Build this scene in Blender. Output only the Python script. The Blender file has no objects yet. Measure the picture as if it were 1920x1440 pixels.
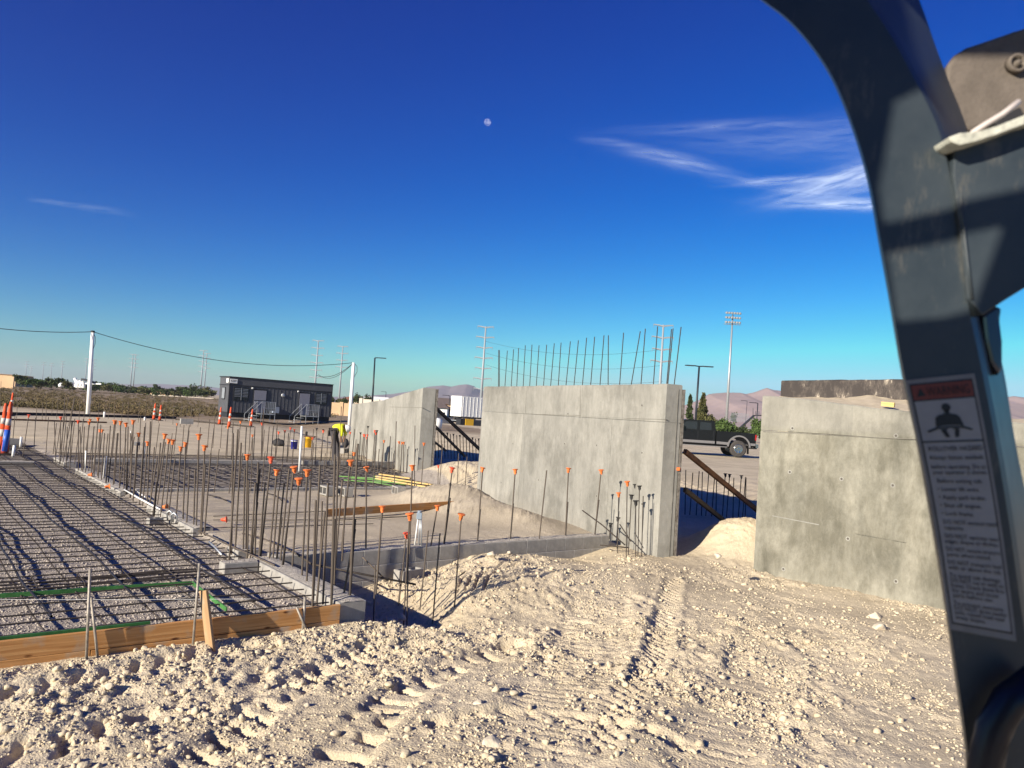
import bpy, math, random
import numpy as np
from mathutils import Vector, Matrix, Euler
R = math.radians
rnd = random.Random(7)
npr = np.random.RandomState(11)
scene = bpy.context.scene
COL = scene.collection

# ------------------------------------------------------------------ camera
EYE = 1.93
F = 1480.0
cam_d = bpy.data.cameras.new('camera')
cam = bpy.data.objects.new('camera', cam_d)
COL.objects.link(cam)
PITCH, ROLL = math.atan(56 / F), R(3.7)
cam.rotation_euler = (Matrix.Rotation(R(90) + PITCH, 3, 'X') @ Matrix.Rotation(ROLL, 3, 'Z')).to_euler()
cam.location = (0, 0, EYE)
cam_d.sensor_width = 36
cam_d.lens = 36 * F / 1920
cam_d.clip_start = 0.05
cam_d.clip_end = 20000
cam_d.dof.use_dof = True
cam_d.dof.focus_distance = 14
cam_d.dof.aperture_fstop = 10.5
scene.camera = cam
RM = Matrix.Rotation(R(90) + PITCH, 3, 'X') @ Matrix.Rotation(ROLL, 3, 'Z')

# ------------------------------------------------------------------ sun and sky
SUN_EL = R(20.5)
SUN_DIR = Vector((-0.69, -0.724, 0)).normalized()      # horizontal direction towards the sun
S3 = Vector((SUN_DIR.x * math.cos(SUN_EL), SUN_DIR.y * math.cos(SUN_EL), math.sin(SUN_EL)))
sun_d = bpy.data.lights.new('sun', 'SUN')
sun_d.energy = 4.9
sun_d.angle = R(0.45)
sun_d.color = (1.0, 0.895, 0.74)
sun = bpy.data.objects.new('sun', sun_d)
COL.objects.link(sun)
sun.rotation_euler = S3.to_track_quat('Z', 'Y').to_euler()
sun.location = (-20, -20, 20)
world = bpy.data.worlds.new('World')
scene.world = world
world.use_nodes = True
wn, wl = world.node_tree.nodes, world.node_tree.links
bg = wn['Background']
sky = wn.new('ShaderNodeTexSky')
sky.sky_type = 'NISHITA'
sky.sun_disc = False
sky.sun_elevation = SUN_EL
sky.sun_rotation = math.atan2(SUN_DIR.x, SUN_DIR.y)
sky.altitude = 600
sky.air_density = 1.0
sky.dust_density = 0.35
sky.ozone_density = 3.0
hs = wn.new('ShaderNodeHueSaturation')
hs.inputs['Saturation'].default_value = 1.12
hs.inputs['Value'].default_value = 0.255
gm = wn.new('ShaderNodeGamma'); gm.inputs['Gamma'].default_value = 2.0
wl.new(sky.outputs[0], gm.inputs['Color']); wl.new(gm.outputs[0], hs.inputs['Color'])
tn = wn.new('ShaderNodeMix'); tn.data_type = 'RGBA'; tn.blend_type = 'MULTIPLY'; tn.inputs[0].default_value = 1.0; tn.inputs[7].default_value = (0.50, 0.695, 1.0, 1)
vm = wn.new('ShaderNodeVectorMath'); vm.operation = 'MINIMUM'; vm.inputs[1].default_value = (8, 11, 15)
wl.new(hs.outputs[0], vm.inputs[0]); wl.new(vm.outputs[0], tn.inputs[6])
sp = wn.new('ShaderNodeSeparateColor'); cb = wn.new('ShaderNodeCombineColor'); pw = wn.new('ShaderNodeMath'); pw.operation = 'POWER'; pw.inputs[1].default_value = 0.6
m1 = wn.new('ShaderNodeMath'); m1.operation = 'MULTIPLY'; m1.inputs[1].default_value = 1.80     # blue rolls off towards the horizon
wl.new(tn.outputs[2], sp.inputs[0]); wl.new(sp.outputs[0], cb.inputs[0]); wl.new(sp.outputs[1], cb.inputs[1]); wl.new(sp.outputs[2], pw.inputs[0]); wl.new(pw.outputs[0], m1.inputs[0]); wl.new(m1.outputs[0], cb.inputs[2])
wl.new(cb.outputs[0], bg.inputs['Color'])
bg.inputs['Strength'].default_value = 0.06
scene.view_settings.view_transform = 'Standard'
scene.view_settings.look = 'None'
scene.view_settings.exposure = 0.85
scene.view_settings.gamma = 1
scene.view_settings.use_curve_mapping = False

# ------------------------------------------------------------------ helpers
def ray(px, py):
    return RM @ Vector(((px - 960) / F, -(py - 720) / F, -1.0))
def G(px, py, z=0.0):
    d = ray(px, py); t = (z - EYE) / d.z
    return Vector((d.x * t, d.y * t, z))
def A(px, py, Y):
    d = ray(px, py); t = Y / d.y
    return Vector((d.x * t, Y, EYE + d.z * t))
def horizon(px):
    return 776 + (px - 960) * math.tan(ROLL)
def base_up(bx, by, z, tx, ty):
    b = G(bx, by, z); return b, A(tx, ty, b.y)

MATS = {}
def mat(name, color, rough=0.8, metal=0.0, var=0.0, vscale=8.0, bump=0.0, bscale=40.0, spec=0.3, color2=None, coat=0.0, detail=6):
    if name in MATS: return MATS[name]
    m = bpy.data.materials.new(name); m.use_nodes = True
    n, l = m.node_tree.nodes, m.node_tree.links
    b = n['Principled BSDF']
    b.inputs['Roughness'].default_value = rough
    b.inputs['Metallic'].default_value = metal
    b.inputs['Specular IOR Level'].default_value = spec
    b.inputs['Coat Weight'].default_value = coat
    b.inputs['Base Color'].default_value = (*color, 1)
    tc = n.new('ShaderNodeTexCoord')
    if var > 0 or color2:
        nz = n.new('ShaderNodeTexNoise'); nz.inputs['Scale'].default_value = vscale; nz.inputs['Detail'].default_value = detail
        nz.inputs['Roughness'].default_value = 0.65
        l.new(tc.outputs['Object'], nz.inputs['Vector'])
        cr = n.new('ShaderNodeValToRGB')
        c2 = color2 if color2 else tuple(c * (1 - var) for c in color)
        c1 = color if color2 else tuple(min(1, c * (1 + var)) for c in color)
        cr.color_ramp.elements[0].position = 0.35; cr.color_ramp.elements[1].position = 0.65
        cr.color_ramp.elements[0].color = (*c2, 1); cr.color_ramp.elements[1].color = (*c1, 1)
        l.new(nz.outputs['Fac'], cr.inputs['Fac']); l.new(cr.outputs['Color'], b.inputs['Base Color'])
    if bump > 0:
        nb = n.new('ShaderNodeTexNoise'); nb.inputs['Scale'].default_value = bscale; nb.inputs['Detail'].default_value = 5
        l.new(tc.outputs['Object'], nb.inputs['Vector'])
        bp = n.new('ShaderNodeBump'); bp.inputs['Strength'].default_value = 1.0; bp.inputs['Distance'].default_value = bump
        l.new(nb.outputs['Fac'], bp.inputs['Height']); l.new(bp.outputs['Normal'], b.inputs['Normal'])
    MATS[name] = m
    return m

def link(name, me, m, parent=None, smooth=False):
    o = bpy.data.objects.new(name, me)
    COL.objects.link(o)
    if m is not None and not me.materials:
        me.materials.append(m)
    if smooth:
        me.polygons.foreach_set('use_smooth', [True] * len(me.polygons))
    if parent is not None:
        o.parent = parent
        o.matrix_parent_inverse = Matrix.Translation(-parent.location) if False else parent_inv(parent)
    return o
def parent_inv(p):
    mtx = Matrix.LocRotScale(p.location, p.rotation_euler, p.scale)
    return mtx.inverted()
def thing(name, label, cat, loc=(0, 0, 0), group=None):
    o = bpy.data.objects.new(name, None); COL.objects.link(o)
    o.empty_display_size = 0.1
    o.location = loc
    return tag(o, label, cat, group)
def tag(o, label=None, cat=None, group=None, kind=None):
    if label: o['label'] = label
    if cat: o['category'] = cat
    if group: o['group'] = group
    if kind: o['kind'] = kind
    elif cat: o['kind'] = 'thing'
    return o

class MB:
    def __init__(s): s.v = []; s.f = []
    def add(s, vs, fs):
        k = len(s.v); s.v += [tuple(v) for v in vs]; s.f += [tuple(i + k for i in f) for f in fs]; return s
    def box(s, c, size, M=None):
        c = Vector(c); hx, hy, hz = (a / 2 for a in size)
        vs = [Vector((x, y, z)) for x in (-hx, hx) for y in (-hy, hy) for z in (-hz, hz)]
        if M is not None: vs = [M @ v for v in vs]
        return s.add([v + c for v in vs], [(0,1,3,2),(4,6,7,5),(0,4,5,1),(2,3,7,6),(0,2,6,4),(1,5,7,3)])
    def span(s, a, b, w, h, up=Vector((0,0,1))):           # box from a to b
        a, b = Vector(a), Vector(b); d = (b - a); L = d.length; d.normalize()
        sd = d.cross(up)
        if sd.length < 1e-4: sd = d.cross(Vector((1, 0, 0)))
        sd.normalize(); u2 = sd.cross(d)
        M = Matrix((sd, d, u2)).transposed()
        return s.box((a + b) / 2, (w, L, h), M)
    def tube(s, pts, r, n=6, caps=True, r2=None):
        pts = [Vector(p) for p in pts]; k = len(s.v); N = len(pts)
        ref = Vector((0.13, 0.31, 0.94)).normalized()
        for i, p in enumerate(pts):
            d = (pts[min(i + 1, N - 1)] - pts[max(i - 1, 0)]).normalized()
            a = d.cross(ref)
            if a.length < 1e-3: a = d.cross(Vector((1, 0, 0)))
            a.normalize(); b = d.cross(a)
            rr = r if r2 is None else r + (r2 - r) * i / max(1, N - 1)
            for j in range(n):
                t = 2 * math.pi * j / n
                s.v.append(tuple(p + a * (rr * math.cos(t)) + b * (rr * math.sin(t))))
        for i in range(N - 1):
            for j in range(n):
                a0 = k + i * n + j; a1 = k + i * n + (j + 1) % n
                s.f.append((a0, a1, a1 + n, a0 + n))
        if caps:
            s.f.append(tuple(k + j for j in reversed(range(n)))); s.f.append(tuple(k + (N - 1) * n + j for j in range(n)))
        return s
    def lathe(s, prof, n=12, c=(0,0,0), M=None):
        k = len(s.v); c = Vector(c)
        for (r_, z) in prof:
            for j in range(n):
                t = 2 * math.pi * j / n
                v = Vector((r_ * math.cos(t), r_ * math.sin(t), z))
                if M is not None: v = M @ v
                s.v.append(tuple(v + c))
        for i in range(len(prof) - 1):
            for j in range(n):
                a0 = k + i * n + j; a1 = k + i * n + (j + 1) % n
                s.f.append((a0, a1, a1 + n, a0 + n))
        s.f.append(tuple(k + j for j in reversed(range(n)))); s.f.append(tuple(k + (len(prof) - 1) * n + j for j in range(n)))
        return s
    def prism(s, poly, off):                             # polygon (3D points) extruded by vector off
        k = len(s.v); n = len(poly); off = Vector(off)
        s.v += [tuple(Vector(p)) for p in poly] + [tuple(Vector(p) + off) for p in poly]
        s.f.append(tuple(k + i for i in range(n))); s.f.append(tuple(k + n + i for i in reversed(range(n))))
        for i in range(n):
            j = (i + 1) % n; s.f.append((k + i, k + n + i, k + n + j, k + j))
        return s
    def build(s, name, m, parent=None, smooth=False, bevel=0, fix=True):
        me = bpy.data.meshes.new(name); me.from_pydata(s.v, [], s.f)
        if fix:
            import bmesh
            bm = bmesh.new(); bm.from_mesh(me); bmesh.ops.recalc_face_normals(bm, faces=bm.faces)
            if bevel: bmesh.ops.bevel(bm, geom=bm.edges[:], offset=bevel, segments=2, affect='EDGES', profile=0.6)
            bm.to_mesh(me); bm.free()
        me.update()
        return link(name, me, m, parent, smooth)
def share(name, me, loc, rot=None, scale=None, parent=None):
    o = bpy.data.objects.new(name, me); COL.objects.link(o)
    o.location = loc
    if rot is not None: o.rotation_euler = rot
    if scale is not None: o.scale = scale
    if parent is not None:
        o.parent = parent; o.matrix_parent_inverse = parent_inv(parent)
    return o
def np_mesh(name, V, Fc, m, smooth=False, attr=None):
    V = np.ascontiguousarray(V, dtype=np.float32); Fc = np.ascontiguousarray(Fc, dtype=np.int32)
    me = bpy.data.meshes.new(name); k = Fc.shape[1]
    me.vertices.add(len(V)); me.vertices.foreach_set('co', V.ravel())
    me.loops.add(Fc.size); me.loops.foreach_set('vertex_index', Fc.ravel())
    me.polygons.add(len(Fc)); me.polygons.foreach_set('loop_start', np.arange(0, Fc.size, k, dtype=np.int32))
    if smooth: me.polygons.foreach_set('use_smooth', np.ones(len(Fc), dtype=bool))
    if attr:
        for an, ad in attr.items():
            a = me.attributes.new(an, 'FLOAT', 'POINT'); a.data.foreach_set('value', np.ascontiguousarray(ad, dtype=np.float32))
    me.update(calc_edges=True)
    me.materials.append(m)
    return me

# ---- numpy noise
def _hash(ix, iy, seed):
    h = (ix.astype(np.int64) * 374761393 + iy.astype(np.int64) * 668265263 + seed * 974711) & 0x7fffffff
    h = ((h ^ (h >> 13)) * 1274126177) & 0x7fffffff
    return ((h ^ (h >> 16)) & 0xffff) / 65535.0
def vnoise(x, y, seed=0):
    ix, iy = np.floor(x), np.floor(y); fx, fy = x - ix, y - iy
    fx = fx * fx * (3 - 2 * fx); fy = fy * fy * (3 - 2 * fy)
    a = _hash(ix, iy, seed); b = _hash(ix + 1, iy, seed); c = _hash(ix, iy + 1, seed); d = _hash(ix + 1, iy + 1, seed)
    return (a + (b - a) * fx) * (1 - fy) + (c + (d - c) * fx) * fy
def fbm(x, y, seed=0, o=4, g=0.5):
    s = 0; a = 1; t = 0
    for i in range(o):
        s = s + a * (vnoise(x * 2 ** i + i * 17.3, y * 2 ** i - i * 9.1, seed + i) - 0.5); t += a; a *= g
    return s / t
def cells(x, y, seed=0):                                   # lumpy clods: bumps from the distance to jittered cell points
    ix, iy = np.floor(x), np.floor(y); best = np.full(x.shape, 9.0)
    for dx in (-1, 0, 1):
        for dy in (-1, 0, 1):
            jx, jy = ix + dx, iy + dy
            cx = jx + 0.15 + 0.7 * _hash(jx, jy, seed); cy = jy + 0.15 + 0.7 * _hash(jx, jy, seed + 5)
            w = 0.6 + 0.8 * _hash(jx, jy, seed + 9)
            best = np.minimum(best, ((x - cx) ** 2 + (y - cy) ** 2) * w * 2.2)
    return np.clip(1 - best, 0, 1)
def sstep(a, b, x):
    t = np.clip((x - a) / (b - a), 0, 1); return t * t * (3 - 2 * t)

# ------------------------------------------------------------------ site frame
C0 = G(687, 1125, 0)                                       # outer corner of the low block wall at the form boards
ua = (G(1156, 1003, 0) - G(600, 1038, 0)).normalized()
UH = Vector((ua.x, ua.y, 0)).normalized()
VH = Vector((-UH.y, UH.x, 0))
def UV(u, v, z=0.0): return Vector((C0.x, C0.y, z)) + UH * u + VH * v
def touv(p): d = Vector((p.x - C0.x, p.y - C0.y, 0)); return d.dot(UH), d.dot(VH)
# tall wall line
W2N = A(1251, 719.5, 12.6); W2F = A(907, 725, 19.9)
WD = Vector((W2F.x - W2N.x, W2F.y - W2N.y, 0)).normalized()
WN = Vector((WD.y, -WD.x, 0))                              # away from the camera side
if WN.x < 0: WN = -WN
VW = touv(G(900, 1019, 0))[1]                              # v of the front face of the long block wall
VE = touv(G(600, 915, 0))[1]
VF = touv(G(480, 866, 0))[1]
print('UH', UH, 'VW', VW, VE, VF, 'WD', WD, 'C0', C0)

def gheight(X, Y, fine=True):
    X = np.asarray(X, dtype=np.float64); Y = np.asarray(Y, dtype=np.float64)
    U = (X - C0.x) * UH.x + (Y - C0.y) * UH.y
    V = (X - C0.x) * VH.x + (Y - C0.y) * VH.y
    w = (X - W2N.x) * WN.x + (Y - W2N.y) * WN.y
    al = (X - W2N.x) * WD.x + (Y - W2N.y) * WD.y
    # foreground, outside the slab
    fg = -0.30 + 0.10 * sstep(0.5, 6, U) + 0.05 * np.sin(X * 0.9 + 0.6) * sstep(1.0, -2.0, V)
    fg = fg + 0.10 * fbm(X * 0.45, Y * 0.45, 3, 3) + 0.05 * sstep(0.0, -3.0, V)
    fg = fg + 0.095 * np.exp(-np.clip(-V, 0, 9) / 0.8) * sstep(1.0, 0.0, U) * (V < 0.3)
    bank = np.interp(U, [-1, 0, 1.2, 2.5, 3.2, 4.2, 5.6, 9], [-.5, -.5, -.47, -.30, -.15, -.26, -.38, -.27])
    kb = sstep(VW - 1.5, VW - 0.1, V)
    fg = fg * (1 - kb) + (bank + 0.03 * fbm(X * 2, Y * 2, 8, 3)) * kb
    pit = np.exp(-(((U - 0.65) / 0.85) ** 2 + ((V - 1.05) / 1.15) ** 2) ** 2)
    fg = fg - 0.34 * pit
    pads = 0.02 * fbm(X * 1.2, Y * 1.2, 21, 3)
    slab = -0.125 + pads * 0.6
    midp = -0.055 + pads * 1.5
    inside = sstep(VW + 0.05, VW + 0.15, V)
    h = np.where(U > -0.15, fg * (1 - inside) + midp * inside, np.where(V > 0.05, slab, fg))
    h = np.where((U > -0.15) & (U < -0.05) & (V > 0.05) & (V < VW), slab, h)
    right_g = (U > -0.15) & (V > VE + 0.1) & (V < VF + 3.2)
    h = np.where(right_g & (w < -0.3), -0.14 + pads, h)
    # base near the tall walls
    k = sstep(-1.3, -0.2, w) * (U > 0.2) * (V > VW - 2)
    k2 = sstep(-1.3, -0.2, w) * sstep(VW - 3, VW - 1, V)
    h = h * (1 - k2 * (U > 5)) + (-0.2) * k2 * (U > 5)
    # behind the walls rises to the haul road
    kr = sstep(2.0, 8.5, w)
    h = np.where(w > 0.15, -0.2 * (1 - kr) + 0.33 * kr + 0.05 * fbm(X * 0.3, Y * 0.3, 5, 3), h)
    kf = sstep(27, 36, Y) * (w < 0.15)
    h = h * (1 - kf) + (0.0 + 0.12 * fbm(X * 0.06, Y * 0.06, 6, 3)) * kf
    # heaps
    def heap(p, r1, r2, hh, ang=0.0, pw=1.4):
        c, s = math.cos(ang), math.sin(ang)
        dx, dy = X - p[0], Y - p[1]
        a = (dx * c + dy * s) / r1; b = (-dx * s + dy * c) / r2
        return hh * np.exp(-((a * a + b * b) ** pw))
    for hp in HEAPS: h = h + heap(*hp)
    # low terrain beyond
    return h
HEAPS = [
    ((-0.95, 22.6), 1.5, 2.3, 0.66, 0.5, 1.3),             # in the gap between the tall walls
    ((A(850, 930, 17.3).x, 17.3), 1.25, 1.0, 0.27, 0.6, 1.5),
    ((A(935, 950, 15.6).x, 15.6), 1.9, 1.0, 0.22, -0.75, 1.3),
    ((A(1402, 1010, 13.5).x, 13.5), 0.80, 1.1, 0.56, 0.2, 1.2),
    ((A(1000, 1300, 5.6).x, 5.6), 1.5, 1.0, 0.07, 0.3, 1.2),
    ((A(1000, 1100, 9.9).x, 9.9), 2.3, 0.9, 0.16, 0.55, 1.4),
]
def gz(x, y): return float(gheight(np.array([x]), np.array([y]))[0])
# ------------------------------------------------------------------ materials
STEEL = mat('rusty_steel', (0.145, 0.115, 0.09), 0.75, 0.25, color2=(0.075, 0.062, 0.055), vscale=14, bump=0.001, bscale=300)
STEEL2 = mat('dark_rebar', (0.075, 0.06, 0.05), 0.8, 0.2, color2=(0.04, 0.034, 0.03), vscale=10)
CAP = mat('orange_plastic', (0.66, 0.17, 0.045), 0.6, var=0.25, vscale=20)
CAPR = mat('red_orange_plastic', (0.70, 0.10, 0.045), 0.5, var=0.15, vscale=20)
CAPK = mat('black_plastic', (0.03, 0.03, 0.032), 0.55)
CMU = mat('concrete_block', (0.34, 0.325, 0.30), 0.95, color2=(0.25, 0.24, 0.225), vscale=9, bump=0.0025, bscale=160, detail=8)
MORTAR = mat('mortar', (0.50, 0.48, 0.45), 0.95, var=0.2, vscale=12)
GROUT = mat('grout', (0.42, 0.385, 0.33), 0.95, var=0.28, vscale=22, bump=0.012, bscale=60)
WHITE = mat('white_paint', (0.78, 0.78, 0.76), 0.5, var=0.04, vscale=3)
PVC = mat('white_pvc', (0.75, 0.75, 0.73), 0.4)
GREYP = mat('galvanised_steel', (0.42, 0.44, 0.46), 0.45, 0.6, var=0.12, vscale=6)
DARKP = mat('dark_paint', (0.02, 0.024, 0.032), 0.4)
BLACK = mat('black_rubber', (0.02, 0.02, 0.02), 0.85)
YEL = mat('yellow_paint', (0.72, 0.42, 0.03), 0.5, var=0.1)
GREEN = mat('green_plastic', (0.05, 0.17, 0.045), 0.5, var=0.25, vscale=12)
BLUE = mat('blue_plastic', (0.03, 0.10, 0.45), 0.4, var=0.15)

def wood(name, c1, c2):
    if name in MATS: return MATS[name]
    m = bpy.data.materials.new(name); m.use_nodes = True
    n, l = m.node_tree.nodes, m.node_tree.links; b = n['Principled BSDF']
    b.inputs['Roughness'].default_value = 0.75; b.inputs['Specular IOR Level'].default_value = 0.2
    tc = n.new('ShaderNodeTexCoord'); mp = n.new('ShaderNodeMapping'); mp.inputs['Scale'].default_value = (0.7, 9, 22)
    oi = n.new('ShaderNodeObjectInfo'); va = n.new('ShaderNodeVectorMath'); va.operation = 'ADD'
    l.new(tc.outputs['Object'], va.inputs[0]); l.new(oi.outputs['Random'], va.inputs[1]); l.new(va.outputs[0], mp.inputs['Vector'])
    nz = n.new('ShaderNodeTexNoise'); nz.inputs['Scale'].default_value = 2.2; nz.inputs['Detail'].default_value = 7; nz.inputs['Distortion'].default_value = 0.6
    l.new(mp.outputs[0], nz.inputs['Vector'])
    cr = n.new('ShaderNodeValToRGB'); cr.color_ramp.elements[0].position = 0.3; cr.color_ramp.elements[1].position = 0.7
    cr.color_ramp.elements[0].color = (*c2, 1); cr.color_ramp.elements[1].color = (*c1, 1)
    l.new(nz.outputs['Fac'], cr.inputs['Fac'])
    # knots
    mp2 = n.new('ShaderNodeMapping'); mp2.inputs['Scale'].default_value = (3.2, 5, 9); l.new(va.outputs[0], mp2.inputs['Vector'])
    vo = n.new('ShaderNodeTexVoronoi'); vo.inputs['Scale'].default_value = 1.0; l.new(mp2.outputs[0], vo.inputs['Vector'])
    kr = n.new('ShaderNodeValToRGB'); kr.color_ramp.elements[0].position = 0.06; kr.color_ramp.elements[1].position = 0.14
    kr.color_ramp.elements[0].color = (0.22, 0.12, 0.06, 1); kr.color_ramp.elements[1].color = (1, 1, 1, 1)
    l.new(vo.outputs['Distance'], kr.inputs['Fac'])
    mx = n.new('ShaderNodeMix'); mx.data_type = 'RGBA'; mx.blend_type = 'MULTIPLY'; mx.inputs[0].default_value = 1
    l.new(cr.outputs[0], mx.inputs[6]); l.new(kr.outputs[0], mx.inputs[7])
    # dirt splashes
    nd = n.new('ShaderNodeTexNoise'); nd.inputs['Scale'].default_value = 5; nd.inputs['Detail'].default_value = 6; l.new(va.outputs[0], nd.inputs['Vector'])
    dr = n.new('ShaderNodeValToRGB'); dr.color_ramp.elements[0].position = 0.55; dr.color_ramp.elements[1].position = 0.75
    l.new(nd.outputs['Fac'], dr.inputs['Fac'])
    m2 = n.new('ShaderNodeMix'); m2.data_type = 'RGBA'; l.new(dr.outputs[0], m2.inputs[0]); l.new(mx.outputs[2], m2.inputs[6]); m2.inputs[7].default_value = (0.42, 0.34, 0.25, 1)
    l.new(m2.outputs[2], b.inputs['Base Color'])
    bp = n.new('ShaderNodeBump'); bp.inputs['Distance'].default_value = 0.002; l.new(nz.outputs['Fac'], bp.inputs['Height']); l.new(bp.outputs[0], b.inputs['Normal'])
    MATS[name] = m; return m
WOOD = wood('form_lumber', (0.66, 0.36, 0.14), (0.42, 0.19, 0.06))
WOOD2 = wood('weathered_lumber', (0.46, 0.31, 0.17), (0.34, 0.21, 0.11))
WOODY = wood('yellow_lumber', (0.62, 0.45, 0.19), (0.50, 0.34, 0.13))

def plank_mesh(L, w, h, name='plank'):
    mb = MB(); mb.box((0, 0, 0), (L, w, h))
    me = bpy.data.meshes.new(name); me.from_pydata(mb.v, [], mb.f)
    import bmesh
    bm = bmesh.new(); bm.from_mesh(me); bmesh.ops.recalc_face_normals(bm, faces=bm.faces); bmesh.ops.bevel(bm, geom=bm.edges[:], offset=min(w, h) * 0.08, segments=1, affect='EDGES'); bm.to_mesh(me); bm.free()
    return me
def plank(name, a, b, w, h, m, parent=None, roll=0):      # board from a to b; w horizontal thickness, h height
    a, b = Vector(a), Vector(b); d = b - a
    me = plank_mesh(d.length, w, h, name); me.materials.append(m)
    q = d.to_track_quat('X', 'Z').to_matrix() @ Matrix.Rotation(roll, 3, 'X')
    return share(name, me, (a + b) / 2, q.to_euler(), None, parent)

# ------------------------------------------------------------------ ground
def pxz(px, py, z=-0.28): g = G(px, py, z); return (g.x, g.y)
TRACKS = [  # path, half width, lug period, lug depth, rut depth, skew
    ([pxz(1120, 1440), pxz(1180, 1330), pxz(1225, 1250), pxz(1245, 1180), pxz(1262, 1110)], 0.11, 0.125, 0.038, 0.0, 5.5),
    ([pxz(300, 1470), pxz(430, 1380), pxz(520, 1310), pxz(610, 1262), pxz(700, 1225)], 0.15, 0.20, 0.110, 0.020, 1.5),
    ([pxz(600, 1480), pxz(700, 1370), pxz(760, 1310), pxz(850, 1255), pxz(960, 1220)], 0.17, 0.25, 0.100, 0.025, 1.0),
    ([pxz(820, 1395), pxz(960, 1370), pxz(1100, 1385), pxz(1280, 1430)], 0.08, 0.17, 0.05, 0.02, -2.0),
    ([pxz(-60, 1330), pxz(120, 1290), pxz(300, 1255), pxz(460, 1225)], 0.12, 0.21, 0.05, 0.02, 2.0),
    ([pxz(1010, 1460), pxz(1060, 1330), pxz(1095, 1240), pxz(1120, 1150), pxz(1130, 1090)], 0.34, 0.105, 0.014, 0.010, 1.3),
    ([pxz(1330, 1460), pxz(1390, 1340), pxz(1430, 1240)], 0.26, 0.12, 0.012, 0.006, -1.6),
    ([pxz(-80, 1420), pxz(100, 1390), pxz(260, 1345)], 0.15, 0.24, 0.07, 0.01, 1.0),
]
GROOVES = [([pxz(852, 1137, -.35), pxz(868, 1105, -.3), pxz(905, 1070, -.2), pxz(960, 1047, -.12), pxz(1010, 1045, -.15)], 0.022, 0.06, d) for d in (0.0, 0.10, 0.20, 0.32)]
def seg_dist(X, Y, path):
    best = np.full(X.shape, 1e9); sb = np.zeros(X.shape); tb = np.zeros(X.shape); acc = 0
    for (x0, y0), (x1, y1) in zip(path[:-1], path[1:]):
        dx, dy = x1 - x0, y1 - y0; L = math.hypot(dx, dy)
        t = np.clip(((X - x0) * dx + (Y - y0) * dy) / (L * L), 0, 1)
        d = np.hypot(X - x0 - t * dx, Y - y0 - t * dy)
        side = np.sign((X - x0) * dy - (Y - y0) * dx)
        m = d < best
        best = np.where(m, d, best); sb = np.where(m, acc + t * L, sb); tb = np.where(m, d * side, tb); acc += L
    return best, sb, tb
def rough_map(X, Y):
    r = 0.60 - 0.14 * (X - 0.2) + 1.1 * fbm(X * 0.7, Y * 0.7, 31, 3)
    r = r + 0.3 * sstep(0.35, 0.2, np.abs(fbm(X * 0.5 + 3, Y * 0.5, 41, 2)))
    r = r * (0.35 + 0.95 * sstep(-0.16, 0.14, fbm(X * 0.9 + 11, Y * 0.9, 33, 4)))
    return np.clip(r, 0.12, 1.1)
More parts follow.
